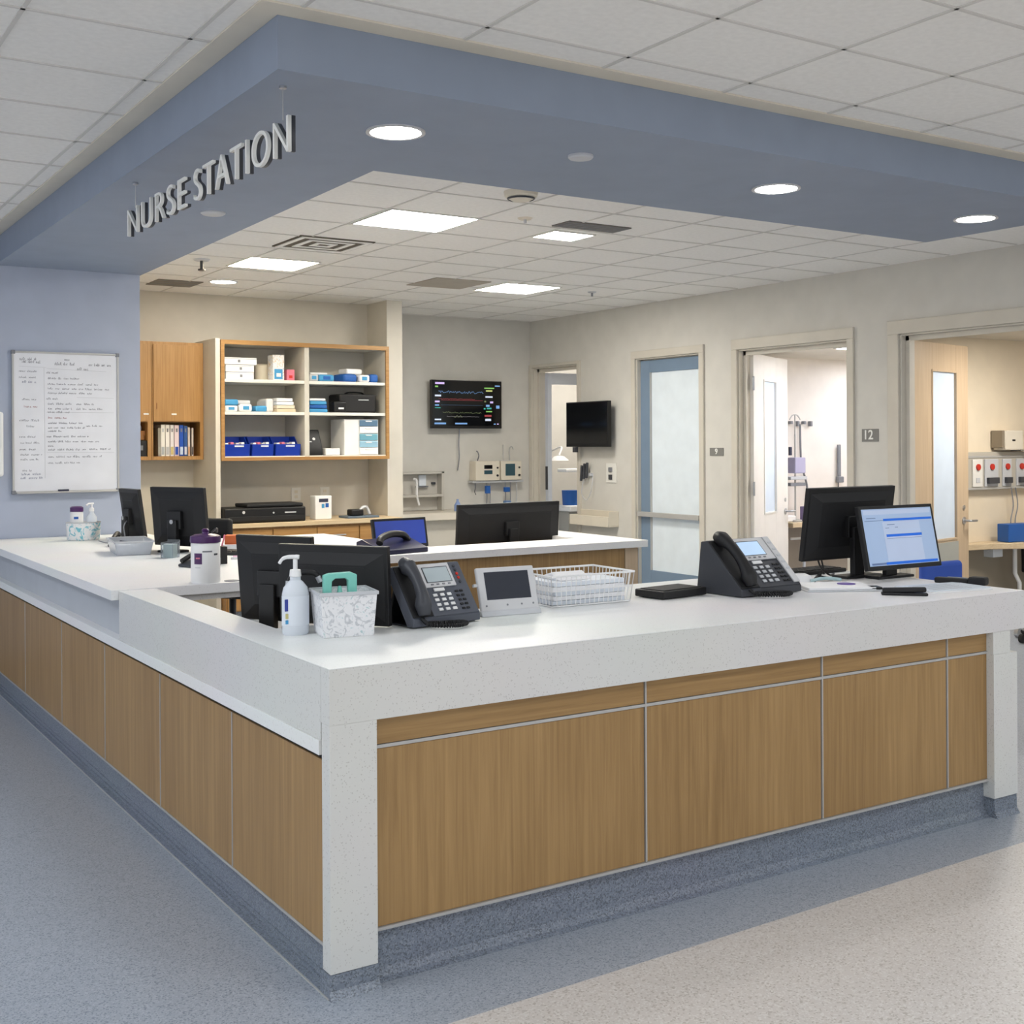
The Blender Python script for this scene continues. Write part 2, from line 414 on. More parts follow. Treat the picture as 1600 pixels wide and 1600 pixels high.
# rooms beyond the right wall
struct('wall_room_north', MB().box(RX + WT, 9.2, 3.55, 3.60, 0, CEI), WALLR, 'cream wall of the nearest patient room', 'wall')
struct('wall_room_east', MB().box(9.2, 9.3, -1.0, 10.5, 0, CEI), WALLR, 'far wall of the patient rooms', 'wall')
struct('wall_treatment_north', MB().box(RX + WT, 9.2, 5.55, 5.62, 0, CEI), mat('pale_room_wall', (232, 226, 220), 0.6), 'cream wall of the middle treatment room', 'wall')
struct('wall_alcove_south', MB().box(RX + WT, 9.2, 6.60, 6.66, 0, CEI), WALLG, 'wall behind the blue door room', 'wall')
struct('wall_alcove_north', MB().box(6.0, 9.2, 9.35, 9.45, 0, CEI), WALLG, 'far wall seen through the corner doorway', 'wall')
struct('ceiling_rooms', MB().box(RX + WT, 9.2, 0.2, 3.55, 2.31, 2.35).box(RX + WT, 9.2, 3.60, 5.55, 2.262, 2.30), WALLW, 'low white ceilings of the patient rooms', 'ceiling')

# ================================================================== DOORS
def empty_struct(name, loc, rz, label, cat):
    o = thing(name, label, cat, loc, rz); o['kind'] = 'structure'; return o
# blue glazed door, closed
d = empty_struct('door_1', (RX + 0.06, 5.20, 0), 0, 'closed blue framed door with frosted glass and a push bar', 'door')
b = MB(0.002)
b.box(-0.02, 0.02, 0.012, 0.05, 0.01, 2.22); b.box(-0.02, 0.02, 0.745, 0.888, 0.01, 2.22)
b.box(-0.02, 0.02, 0.05, 0.745, 2.105, 2.22); b.box(-0.02, 0.02, 0.05, 0.745, 0.01, 0.255)
b.build('door_leaf', STEELB, d)
MB().box(-0.008, 0.008, 0.05, 0.745, 0.255, 2.105).build('frosted_pane', FROST, d)
b = MB(0.001)
for yy in (0.05, 0.735): b.box(-0.026, 0.0, yy, yy + 0.012, 0.255, 2.105)
b.build('glazing_bead', ALU, d)
b = MB(0.004); b.box(-0.075, -0.045, 0.02, 0.88, 0.755, 0.80); b.box(-0.05, 0.0, 0.03, 0.06, 0.76, 0.795); b.box(-0.05, 0.0, 0.84, 0.87, 0.76, 0.795)
b.build('push_bar', ALU, d)
def swing_door(name, hinge, end, label, m_leaf, lite, extra):
    v = Vector(end) - Vector(hinge); L = v.length; a = math.atan2(v.y, v.x)
    d = empty_struct(name, (hinge[0], hinge[1], 0), a, label, 'door')
    T = 0.045; H = 2.205; x0, x1, z0, z1 = lite
    b = MB(0.002)
    b.box(0, x0, 0, T, 0.01, H); b.box(x1, L, 0, T, 0.01, H); b.box(x0, x1, 0, T, 0.01, z0); b.box(x0, x1, 0, T, z1, H)
    b.build('door_leaf', m_leaf, d)
    MB().box(x0, x1, 0.015, 0.03, z0, z1).build('glass_lite', FROSTL, d)
    b = MB(0.001)
    b.box(x0 - 0.015, x0, -0.006, 0, z0 - 0.015, z1 + 0.015); b.box(x1, x1 + 0.015, -0.006, 0, z0 - 0.015, z1 + 0.015)
    b.box(x0, x1, -0.006, 0, z1, z1 + 0.015); b.box(x0, x1, -0.006, 0, z0 - 0.015, z0)
    b.build('lite_frame', extra, d)
    for zz in (0.28, 1.05, 1.95):
        b = MB(); b.cyl(-0.008, -0.004, zz - 0.06, zz + 0.06, 0.009, n=12); b.box(-0.03, 0.02, -0.003, 0.0, zz - 0.05, zz + 0.05); b.build('hinge', METAL, d)
    b = MB(); b.cyl(L - 0.09, 0, 0.78, 0.86, 0.0001, n=6)
    b = MB(smooth=True)
    b.tube([(L - 0.09, 0.0, 0.815), (L - 0.09, -0.05, 0.815), (L - 0.085, -0.058, 0.815), (L + 0.02, -0.06, 0.812)], 0.009, n=10)
    b.cyl(0, 0, 0, 0.008, 0.03, n=20, M=axes((L - 0.09, 0.0, 0.815), (1, 0, 0), (0, 0, 1), (0, -1, 0)))
    b.build('lever_handle', METAL, d)
    MB().cyl(0, 0, 0, 0.008, 0.018, n=16, M=axes((L - 0.09, 0.0, 0.92), (1, 0, 0), (0, 0, 1), (0, -1, 0))).build('lock_cylinder', METAL, d)
    return d
d3 = swing_door('door_2', (6.03, 3.065), (7.023, 3.284), 'pale maple room door standing open with a tall narrow glass lite', MAPLE, (0.40, 0.80, 0.69, 1.985), MAPLE)
MB(0.001).box(0.43, 0.83, -0.003, -0.0005, 0.12, 0.66).build('kick_plate', mat('grey_kick_plate', (168, 170, 164), 0.4), d3)
swing_door('door_3', (6.03, 4.68), (6.87, 5.11), 'white door with a narrow lite standing open in the bright middle room', mat('white_door_laminate', (232, 228, 222), 0.4), (0.28, 0.60, 0.83, 1.98), WHITEM)
# far corner sliding glass door edge
d = empty_struct('door_4', (RX + 0.14, 7.84, 0), 0, 'edge of an open white framed door in the far corner doorway', 'door')
MB(0.002).box(0, 0.05, -0.05, 0.0, 0.01, 2.2).box(0.05, 0.62, -0.05, 0.0, 2.08, 2.2).box(0.05, 0.62, -0.05, 0.0, 0.01, 0.15).build('door_leaf', mat('pale_door_edge', (208, 214, 226), 0.35), d)
MB(0.002).box(-0.006, 0.0, -0.045, -0.005, 0.95, 1.2).build('latch_plate', DGREY, d)

# ================================================================== LEFT AND FRONT COUNTER
# ---- front worktop with its waterfall leg (one continuous slab)
t = thing('waterfall_worktop', 'white quartz worktop of the front counter folding down into the corner leg', 'worktop', (0, 0, 0))
b = MB(0.0015)
b.prism([(0, 0), (2.955, 0), (2.955, 1.045), (1.33, 1.045), (1.18, 0.775), (0.152, 0.745), (0.152, 2.045), (0.0, 2.045)], HC - 0.003, HC)
b.build('top_slab', WHITE_Q, t)
MB().prism([(0.041, 0.056), (2.9545, 0.056), (2.9545, 1.0445), (1.33, 1.0445), (1.18, 0.7745), (0.1515, 0.7445), (0.1515, 2.0445), (0.041, 2.0445)], HC - 0.04, HC - 0.0032).build('slab_core', QUARTZ, t)
b = MB(0.0015)
b.box(0.0, 2.955, 0.0, 0.055, 0.714, HC - 0.0031)
b.build('front_fascia', QUARTZ, t)
b = MB(0.0015)
b.box(0.0, 0.138, 0.0, 0.05, 0.064, 0.714); b.build('corner_leg', QUARTZ, t)
MB(0.0).box(0.0, 0.04, 0.0551, 2.045, 0.668, HC - 0.0031).build('side_fascia', QUARTZ, t)
MB(0.001).box(0.152, 0.17, 0.765, 2.03, 0.72, HC - 0.041).box(0.17, 1.17, 0.745, 0.763, 0.72, HC - 0.041).build('inner_edging', QUARTZ, t)
# ---- cabinet body of the front counter
t = thing('front_counter_base', 'oak panelled base of the front counter', 'counter base', (0, 0, 0))
MB().box(0.14, 2.76, 0.06, 0.66, 0.10, 0.714).build('carcass', DARKGAP, t)
seams = [0.138, 1.0765, 1.856, 2.523, 2.762]
for i in range(4):
    a, c = seams[i] + 0.0055, seams[i + 1] - (0.0055 if i < 3 else 0.003)
    if i == 0: a = seams[0] + 0.001
    MB(0.001).box(a, c, 0.03, 0.058, 0.148, 0.628).build('wood_panel', OAK, t)
    MB(0.001).box(a, c, 0.03, 0.058, 0.640, 0.7145).build('upper_rail', OAKH, t)
    if i < 3: MB().box(c + 0.003, c + 0.008, 0.026, 0.05, 0.148, 0.714).build('vertical_trim', ALU, t)
MB().box(0.139, 2.76, 0.0268, 0.05, 0.6295, 0.6385).build('horizontal_trim', ALU, t)
MB().box(0.139, 2.76, 0.022, 0.05, 0.139, 0.147).build('bottom_trim', ALU, t)
b = MB(); b.prismx([(0.06, 0.132), (0.048, 0.132), (0.046, 0.03), (0.036, 0.008), (0.018, 0.0), (0.06, 0.0)], 0.12, 2.765); b.build('cove_base', BASEM, t)
b = MB(); b.prismx([(0.058, 0.062), (0.004, 0.062), (0.002, 0.02), (-0.016, 0.0), (0.058, 0.0)], -0.004, 0.142); b.build('corner_plinth', BASEM, t)
# ---- right end leg
t = thing('counter_end_leg', 'white stepped end leg at the right of the front counter', 'counter leg', (2.76, 0, 0))
MB(0.0015).box(0.0, 0.145, -0.002, 0.55, 0.075, 0.628).build('leg_panel', QUARTZ, t)
MB(0.0015).box(0.0, 0.105, 0.0, 0.54, 0.628, 0.7135).build('leg_neck', QUARTZ, t)
b = MB(); b.prismx([(0.55, 0.073), (0.004, 0.073), (0.002, 0.02), (-0.012, 0.0), (0.55, 0.0)], 0.006, 0.145); b.build('leg_plinth', BASEM, t)
# ---- left run base
t = thing('side_counter_base', 'oak panelled base of the long left side counter', 'counter base', (0, 0, 0))
MB().box(0.05, 0.6, 0.0605, 5.19, 0.10, 0.628).build('carcass', DARKGAP, t)
seams = [0.002, 0.756, 1.517, 2.301, 3.096, 3.956, 4.75, 5.19]
for i in range(7):
    MB(0.001).box(0.008, 0.048, max(seams[i], 0.0) + (0.003 if i else 0.052), seams[i + 1] - 0.002, 0.127, 0.612).build('wood_panel', OAK, t)
MB(0.001).box(0.004, 0.014, 0.003, 0.05, 0.127, 0.612).build('corner_strip', OAK, t)
for i in range(1, 7):
    MB().box(0.0055, 0.03, seams[i] - 0.0015, seams[i] + 0.0025, 0.127, 0.612).build('vertical_trim', ALU, t)
MB().box(0.006, 0.03, 0.055, 5.19, 0.119, 0.1265).build('bottom_trim', ALU, t)
MB().box(0.014, 0.045, 0.055, 5.19, 0.612, 0.6275).build('painted_shadow_line', DARKGAP, t)  # near-black strip paints the shadow line under the ledge
MB(0.001).box(-0.006, 0.06, 0.056, 5.19, 0.6275, 0.667).build('ledge', WHITE_Q, t)
b = MB()
b.prism([(0.05, 0.06), (0.05, 5.19), (0.03, 5.19), (0.03, 0.06)], 0.03, 0.119)
b.prism([(0.05, 0.06), (0.05, 5.19), (-0.004, 5.19), (-0.004, 0.06)], 0.0, 0.006)
b.prism([(0.05, 0.06), (0.05, 5.19), (0.018, 5.19), (0.018, 0.06)], 0.006, 0.016)
b.prism([(0.05, 0.06), (0.05, 5.19), (0.026, 5.19), (0.026, 0.06)], 0.016, 0.03)
b.build('cove_base', BASEM, t)
MB().box(-0.007, -0.003, 0.0, 5.19, 0.0, 0.0035).build('cove_bead', ALU, t)
MB(0.001).box(0.035, 0.06, 2.047, 5.19, 0.667, 0.826).build('recessed_apron', mat('grey_blue_apron', (186, 190, 196), 0.4), t)

# ---- staff worktop (left desk + peninsula)
pts = [(-0.03, 2.05), (1.3, 2.05), (1.3, 2.75), (3.30, 2.75), (3.32, 3.72), (3.03, 3.72), (3.03, 3.115), (1.94, 3.115), (1.94, 4.41), (0.99, 4.43), (0.99, 5.19), (-0.03, 5.19)]
t = thing('staff_worktop', 'long white quartz desk top running from the whiteboard wall round to the island', 'worktop', (0, 0, 0))
MB(0.0015).prism(pts, 0.826, HC + 0.0035).build('slab', WHITE_Q, t)
MB(0.0).cyl(0.49, 2.10, HC + 0.0036, HC + 0.006, 0.032, n=24).build('cable_grommet', GREYTXT, t)
MB().box(0.06, 1.3, 2.07, 2.09, 0.80, 0.826).build('front_edging', QUARTZ, t)
t = thing('island_counter', 'oak panelled base under the island worktop', 'counter base', (0, 0, 0))
MB(0.001).box(1.32, 3.16, 2.80, 2.83, 0.10, 0.825).build('wood_panel', OAK, t)
MB(0.001).box(3.165, 3.262, 2.80, 3.6, 0.10, 0.825).build('end_panel', MAPLE, t)
MB(0.001).box(3.263, 3.268, 2.798, 3.6, 0.10, 0.825).build('edge_trim', ALU, t)
MB().box(1.32, 3.25, 2.815, 3.6, 0.0, 0.099).build('plinth', BASEM, t)
MB(0.001).box(1.30, 1.33, 2.07, 2.80, 0.0, 0.825).build('side_panel', OAK, t)
t = thing('island_lower_desk', 'pale wood lower desk behind the island worktop', 'desk', (0, 0, 0))
MB(0.001).box(1.96, 3.02, 3.14, 3.75, 0.70, 0.73).build('desk_top', MAPLE, t)
MB(0.001).box(1.96, 1.99, 3.14, 3.7, 0.0, 0.70).build('side_panel', MAPLE, t)
MB(0.001).box(2.99, 3.02, 3.14, 3.7, 0.0, 0.70).build('side_panel', MAPLE, t)
t = thing('staff_side_desk', 'low wooden desk inside the front counter under the two monitors', 'desk', (0, 0, 0))
MB(0.001).box(0.18, 1.25, 0.775, 1.35, 0.69, 0.715).build('desk_top', MAPLE, t)
MB(0.001).box(0.62, 0.65, 0.8, 1.3, 0.0, 0.69).build('side_panel', MAPLE, t)
MB(0.001).box(1.22, 1.25, 0.8, 1.3, 0.0, 0.69).build('side_panel', MAPLE, t)

# ================================================================== BACK COUNTER, CABINETS, SHELVES
t = thing('back_counter', 'tan laminate counter on honey coloured cabinets below the open shelving', 'cabinet', (2.07, 6.62, 0))
MB(0.003).box(0.0, 1.60, 0.0, 0.30, 0.765, 0.80).box(0.0, 1.60, 0.30, 0.70, 0.765, 0.80).build('counter_top', TAN_TOP, t)
MB(0.001).box(0.0, 1.60, 0.04, 0.70, 0.08, 0.764).build('carcass', HONEY, t)
MB().box(0.0, 1.60, 0.07, 0.70, 0.0, 0.08).build('plinth', BASEM, t)
for i in range(4):
    dr = MB(0.002).box(0.01 + i * 0.395, 0.395 + i * 0.395, 0.022, 0.039, 0.60, 0.745).build('drawer', HONEYH, t)
    MB(0.002).box(0.13 + i * 0.395, 0.27 + i * 0.395, 0.008, 0.021, 0.668, 0.678).build('handle', METAL, dr)
    dr = MB(0.002).box(0.01 + i * 0.395, 0.395 + i * 0.395, 0.022, 0.039, 0.09, 0.59).build('door', HONEY, t)
    MB(0.002).box(0.36 + i * 0.395, 0.37 + i * 0.395, 0.008, 0.021, 0.42, 0.54).build('handle', METAL, dr)

def wall_cabinet(x0, x1, label, n0):
    t = thing('wall_cabinet', label, 'cabinet', (x0, 7.05, 1.326)); w = x1 - x0; D = 0.278
    H = 0.976
    b = MB(0.001)
    b.box(0, 0.014, 0, D, 0, H); b.box(w - 0.03, w, 0, D, 0, H); b.box(0.014, w - 0.03, 0, D, H - 0.028, H)
    b.box(0.014, w - 0.03, 0, D, 0, 0.03); b.box(0.014, w - 0.03, 0.0, D, 0.312, 0.336); b.box(0.014, w - 0.03, D - 0.01, D, 0.03, H - 0.03)
    b.build('carcass', HONEY, t)
    MB(0.002).box(0.012, w - 0.034, -0.016, -0.001, 0.318, 0.952).build('door', HONEY, t)
    MB(0.001).box(n0, n0 + 0.042, -0.021, -0.0165, 0.372, 0.384).build('label_holder', WHITEP, t)
    MB(0.001).box(0.036, 0.042, -0.021, -0.0165, 0.42, 0.47).build('handle', mat('bronze_pull', (140, 90, 50), 0.4), t)
    return t
wall_cabinet(1.585, 2.02, 'honey wood wall cabinet with a row of binders in its open niche', 0.16)
wall_cabinet(1.15, 1.583, 'honey wood wall cabinet half hidden behind the blue wall', 0.365)
# binders in the niche
zb = 1.357
specs = [(1.648, 0.022, (150, 146, 138), (160, 158, 150), .235), (1.672, 0.034, (232, 230, 224), (170, 174, 178), .262), (1.710, 0.034, (232, 228, 224), (176, 176, 180), .262),
         (1.750, 0.030, (228, 224, 226), (196, 180, 120), .260), (1.785, 0.038, (224, 206, 214), (24, 72, 176), .258), (1.827, 0.034, (30, 80, 180), (200, 216, 236), .26),
         (1.865, 0.028, (44, 84, 150), (210, 210, 220), .252), (1.898, 0.018, (208, 196, 190), (200, 150, 110), .24), (1.930, 0.016, (206, 196, 190), (70, 60, 60), .235)]
labs = ['slim grey folder leftmost in the niche', 'wide white binder beside the slim grey folder', 'white binder third from the left in the niche', 'white binder with a yellow patch at the base of its spine',
        'binder with a pink spine label above a blue base', 'bright blue binder with a white label', 'dark blue binder with a pale lower label', 'thin cream folder with an orange base', 'thinnest folder rightmost in the niche']
for (x, w_, c1, c2, h), lb in zip(specs, labs):
    o = thing('binder', lb, 'binder', (x, 7.085, zb), 0, 'binders in the wall cabinet niche')
    MB(0.002).box(0, w_, 0, 0.22, 0, h).build('cover', mat('binder_%d_%d_%d' % c1, c1, 0.4), o)
    MB(0.0).box(w_ * 0.16, w_ * 0.84, -0.0015, 0, 0.012, 0.078).build('spine_base_label', mat('label_%d_%d_%d' % c2, c2, 0.5), o)
    if w_ > 0.025: MB(0.0).box(w_ * 0.3, w_ * 0.7, -0.0015, 0, 0.2, 0.23).build('spine_top_label', GREYTXT if x > 1.7 else LGREY, o)
o = thing('storage_box', 'black document box in the half hidden wall cabinet', 'box', (1.46, 7.07, zb))
MB(0.003).box(0, 0.10, 0, 0.2, 0, 0.13).build('box_body', BLACKM, o); MB().box(0.03, 0.06, -0.002, 0, 0.05, 0.09).build('sticker', GREYTXT, o)
o = MB(0.003).box(1.47, 1.555, 7.12, 7.24, zb + 0.135, zb + 0.21).build('cardboard_carton', mat('brown_cardboard', (168, 120, 74), 0.8)); tag(o, 'small brown carton standing on the black document box', 'box')
o = MB(smooth=True).lathe([(0, 0), (0.032, 0.002), (0.036, 0.02), (0.03, 0.045), (0, 0.05)], 20, Matrix.Translation((1.50, 7.17, zb + 0.2105))).build('tape_roll', WHITEP); tag(o, 'round white roll on top of the brown carton', 'roll')

# open shelving
SX0, SX1, SZ0, SZ1, SY = 2.066, 3.604, 1.316, 2.314, 6.75
t = thing('open_shelving', 'oak edged white open shelving full of supplies', 'shelving', (0, 0, 0))
b = MB(0.001)
e = 0.036
b.box(SX0, SX0 + 0.03, SY - 0.012, SY + 0.01, SZ0, SZ1); b.box(SX1 - 0.03, SX1, SY - 0.012, SY + 0.01, SZ0, SZ1)
b.box(SX0 + 0.03, SX1 - 0.03, SY - 0.012, SY + 0.01, SZ1 - e, SZ1); b.box(SX0 + 0.03, SX1 - 0.03, SY - 0.012, SY + 0.01, SZ0, SZ0 + 0.028)
b.build('oak_edging', HONEYH, t)
b = MB(0.001)
b.box(SX0, SX0 + 0.028, SY + 0.01, 7.32, SZ0, SZ1); b.box(SX1 - 0.028, SX1, SY + 0.01, 7.32, SZ0, SZ1)
b.box(SX0 + 0.028, SX1 - 0.028, SY + 0.01, 7.32, SZ1 - 0.028, SZ1); b.box(SX0 + 0.028, SX1 - 0.028, SY + 0.01, 7.32, SZ0, SZ0 + 0.036)
b.box(SX0 + 0.028, SX1 - 0.028, 7.2, 7.21, SZ0 + 0.036, SZ1 - 0.028)
b.build('carcass', CREAMW, t)
MB(0.001).box(2.806, 2.848, SY + 0.005, 7.199, SZ0 + 0.037, SZ1 - 0.029).build('divider', CREAMW, t)
for (x0, x1) in ((2.096, 2.805), (2.849, 3.574)):
    for z in (1.724, 1.993): MB(0.001).box(x0, x1, SY + 0.006, 7.198, z - 0.026, z).build('shelf', WHITEM, t)
    MB(0.0).box(x0, x1, SY + 0.004, SY + 0.012, SZ0 + 0.026, SZ0 + 0.037).build('front_lip', WHITEM, t)
Z1, Z2, Z3 = 1.3525, 1.7245, 1.9935
def item(name, label, cat, x0, x1, y0, y1, z, h, m, grp=None, bev=0.004, extra=()):
    o = thing(name, label, cat, (x0, y0, z), 0, grp); MB(bev).box(0, x1 - x0, 0, y1 - y0, 0, h).build('body', m, o)
    for nm, a, c, z0, z1, mm in extra: MB(0).box(a, c, -0.0025, 0, z0, z1).build(nm, mm, o)
    return o
# top left bay: three white boxes
for i, (lb, dx) in enumerate([('white carton at the bottom of the stack on the top left shelf', 0.03), ('middle white carton of the stack on the top left shelf', 0.025), ('topmost white carton of the stack on the top left shelf', 0.0)]):
    o = thing('carton', lb, 'box', (2.112 + dx * 0.6, 6.80, Z3 + i * 0.0615), 0, 'white cartons on the top left shelf')
    wd = 0.27 - dx + (0.015 if i == 2 else 0)
    MB(0.003).box(0, wd, 0, 0.28, 0, 0.058).build('carton_body', PAPER, o)
    MB(0).box(0.12, 0.14, -0.002, 0, 0.018, 0.04).build('finger_hole', GREYTXT, o)
    MB(0).box(0.0, wd, -0.0015, 0, 0.045, 0.05).build('lid_line', LGREY, o)
o = thing('canister', 'pale round drum behind the printed carton on the top left shelf', 'drum', (2.52, 7.0, Z3)); MB().lathe([(0, 0), (0.062, 0), (0.066, 0.01), (0.066, 0.13), (0.05, 0.145), (0, 0.145)]).build('drum_body', CREAMP, o)
o = thing('printed_carton', 'tall printed carton with a blue panel on the top left shelf', 'box', (2.54, 6.80, Z3)); MB(0.002).box(0, 0.10, 0, 0.12, 0, 0.215).build('carton_body', PATCARD, o)
MB(0).box(0.012, 0.085, -0.002, 0, 0.01, 0.095).build('blue_panel', BLUEL, o); MB(0).box(0.03, 0.07, -0.003, -0.0022, 0.03, 0.06).build('white_mark', WHITEP, o)
o = thing('glove_box', 'small pink box on the top left shelf', 'box', (2.668, 6.81, Z3)); MB(0.002).box(0, 0.07, 0, 0.12, 0, 0.095).build('box_body', PINK, o); MB(0).box(0.02, 0.05, -0.002, 0, 0.02, 0.045).build('printed_mark', RED, o)
# soft packs: pillowy shapes
def pack(x, y, z, lx, ly, lz, m, name, label, cat, grp=None, rz=0.0, band=None):
    o = thing(name, label, cat, (x, y, z), rz, grp)
    b = MB(min(lz, lx) * 0.28, 3, True); b.box(-lx / 2, lx / 2, -ly / 2, ly / 2, 0, lz); b.build('wrap', m, o)
    if band: MB(0.002).box(-lx * 0.24, lx * 0.24, -ly / 2 - 0.002, -ly / 2 + 0.004, lz * 0.25, lz * 0.75).build('printed_label', band, o)
    return o
G1 = 'wrapped packs on the shelving'
pack(2.905, 6.86, Z3, 0.09, 0.16, 0.06, LGREY, 'supply_pack', 'pale grey pack leftmost on the top right shelf', 'pack', G1, band=BLUEL)
pack(3.02, 6.86, Z3, 0.14, 0.18, 0.058, BLUEL, 'supply_pack', 'bright blue pack on the top right shelf', 'pack', G1, band=BLUED)
pack(2.97, 6.90, Z3 + 0.0585, 0.16, 0.14, 0.018, WHITEP, 'supply_pack', 'flat white pouch lying on the bright blue pack', 'pack', G1)
pack(3.24, 6.88, Z3, 0.14, 0.18, 0.07, BLUED, 'supply_pack', 'deep blue pack at the middle of the top right shelf', 'pack', G1, rz=0.15)
pack(3.392, 6.86, Z3, 0.10, 0.16, 0.066, PAPER, 'supply_pack', 'crumpled white pack on the top right shelf', 'pack', G1, rz=-0.1, band=BLUEL)
pack(3.31, 6.92, Z3 + 0.0705, 0.17, 0.13, 0.05, WHITEP, 'supply_pack', 'white bundle heaped on top of the blue packs', 'pack', G1, rz=0.2)
pack(3.49, 6.88, Z3, 0.08, 0.16, 0.075, BLUED, 'supply_pack', 'blue pack rightmost on the top right shelf', 'pack', G1)
# middle left
pack(2.165, 6.86, Z2, 0.11, 0.18, 0.05, WHITEP, 'supply_pack', 'white pack under the teal one on the middle left shelf', 'pack', G1, band=BLUEL)
pack(2.165, 6.86, Z2 + 0.051, 0.12, 0.18, 0.05, BLUEL, 'supply_pack', 'teal blue pack stacked leftmost on the middle left shelf', 'pack', G1)
pack(2.29, 6.86, Z2, 0.11, 0.18, 0.062, PAPER, 'supply_pack', 'white pack with a blue stripe on the middle left shelf', 'pack', G1, band=BLUEL)
pack(2.285, 6.88, Z2 + 0.063, 0.11, 0.16, 0.032, LGREY, 'supply_pack', 'thin grey pack on the striped white pack', 'pack', G1)
pack(2.425, 6.85, Z2, 0.10, 0.16, 0.05, BLUEL, 'supply_pack', 'small sky blue pack at the centre of the middle left shelf', 'pack', G1)
pack(2.525, 6.95, Z2, 0.07, 0.2, 0.115, PAPER, 'supply_pack', 'upright white pack beside the paper stacks', 'pack', G1, rz=0.1)
for i in range(4):
    o = MB(0.004, 2).box(2.572, 2.745 - 0.01 * i, 6.80, 7.02, Z2 + i * 0.030, Z2 + i * 0.030 + 0.028).build('folded_pad', [mat('yellowed_pad', (214, 196, 168), 0.8), mat('cream_pad', (222, 210, 190), 0.8), LABELP, PAPER][i])
    tag(o, ['lowest tan pad of the folded stack on the middle left shelf', 'second cream pad of the folded stack', 'third pale pad of the folded stack', 'topmost white pad of the folded stack'][i], 'pad', 'folded pads on the middle left shelf')
# middle right
for i in range(3):
    pack(2.945, 6.88, Z2 + i * 0.033, 0.17 - 0.008 * i, 0.2, 0.031, [BLUEL, BLUED, BLUEL][i], 'supply_pack', ['lowest light blue pack of the pile beside the black bag', 'middle dark blue pack of the pile beside the black bag', 'upper light blue pack of the pile beside the black bag'][i], 'pack', G1)
pack(2.94, 6.88, Z2 + 0.1, 0.15, 0.18, 0.02, PAPER, 'supply_pack', 'white sheet pack lying on the blue pile', 'pack', G1)
o = thing('equipment_bag', 'black equipment bag on the middle right shelf', 'bag', (3.12, 6.80, Z2))
MB(0.018, 3, True).box(0.04, 0.40, 0.02, 0.26, 0, 0.165).build('bag_body', BLACKM, o); MB(0.015, 3, True).box(-0.02, 0.10, 0, 0.1, 0, 0.10).build('side_pocket', BLACK, o)
MB().box(0.02, 0.07, -0.003, 0, 0.03, 0.045).build('white_tag', WHITEP, o); MB().box(0.22, 0.32, 0.016, 0.019, 0.11, 0.118).build('printed_word', LGREY, o)
MB().tube(spline([(0.12, 0.1, 0.16), (0.16, 0.1, 0.18), (0.28, 0.1, 0.18), (0.32, 0.1, 0.16)]), 0.007).build('handle', BLACK, o)
# bottom left: blue bins
def bin_(x, lb, wd):
    o = thing('parts_bin', lb, 'bin', (x, 6.79, Z1), 0, 'blue stacking bins on the bottom shelf')
    b = MB(0.002); D = 0.24; T = 0.005
    b.prismx([(0, 0), (D, 0), (D, 0.165), (0.12, 0.165), (0.055, 0.10), (-0.012, 0.10)], 0, T)
    b.prismx([(0, 0), (D, 0), (D, 0.165), (0.12, 0.165), (0.055, 0.10), (-0.012, 0.10)], wd - T, wd)
    b.box(T, wd - T, 0, D, 0, T); b.box(T, wd - T, D - T, D, T, 0.165)
    b.prismx([(0, 0), (T, 0), (-0.012 + T, 0.10), (-0.012, 0.10)], T, wd - T)
    b.build('bin_body', NAVY, o)
    for k in range(4):
        MB(0.004).box(0.02 + k * (wd - 0.04) / 4, 0.02 + k * (wd - 0.04) / 4 + 0.028, 0.02, 0.09, 0.006, 0.112 + 0.005 * (k % 2)).build('contents', [PAPER, PINK, LGREY, PAPER][k], o)
    MB(0.0).box(wd * 0.4, wd * 0.75, -0.0145, -0.0125, 0.078, 0.090).build('label_strip', LABELP, o)
bin_(2.102, 'blue bin leftmost on the bottom shelf', 0.225); bin_(2.345, 'second blue bin on the bottom shelf', 0.19)
bin_(2.553, 'blue bin rightmost on the bottom shelf, beside the divider', 0.225)
# bottom right
o = thing('handset_rack', 'black handset rack with grey buttons on the bottom right shelf', 'rack', (2.86, 6.82, Z1))
b = MB(0.008, 2, True); b.prismx([(0, 0), (0.14, 0), (0.14, 0.21), (0.09, 0.225), (0.0, 0.06)], 0, 0.14); b.build('rack_body', BLACK, o)
for k, (px_, pz) in enumerate(((0.04, 0.1), (0.075, 0.13), (0.10, 0.07), (0.06, 0.06))): MB().cyl(0, 0, 0, 0.004, 0.013, n=14, M=axes((px_, 0.0 + pz * 0.45 - 0.012, pz + 0.012), (1, 0, 0), (0, 0.4, 0.9), (0, -0.9, 0.4))).build('button', SILVER, o)
o = MB(0.008, 2, True).box(3.03, 3.17, 6.83, 7.0, Z1, Z1 + 0.062).build('plastic_tub', WHITEP); tag(o, 'small white tub on the bottom right shelf', 'tub')
o = thing('drawer_tower', 'small white drawer tower with blue tinted drawers on the bottom right shelf', 'drawer unit', (3.195, 6.79, Z1))
MB(0.004).box(0, 0.33, 0.012, 0.30, 0, 0.315).build('tower_body', WHITEP, o)
for k, mm in enumerate((WHITEP, mat('pale_blue_drawer', (150, 190, 212), 0.3), mat('teal_drawer', (110, 166, 186), 0.3), WHITEP, mat('slate_drawer', (92, 122, 150), 0.3))):
    dd = MB(0.003).box(0.145, 0.32, 0.0, 0.0118, 0.006 + k * 0.062, 0.062 + k * 0.062).build('drawer', mm, o); MB(0.001).box(0.2, 0.26, -0.006, -0.0002, 0.045 + k * 0.062, 0.053 + k * 0.062).build('handle', WHITEP, dd)
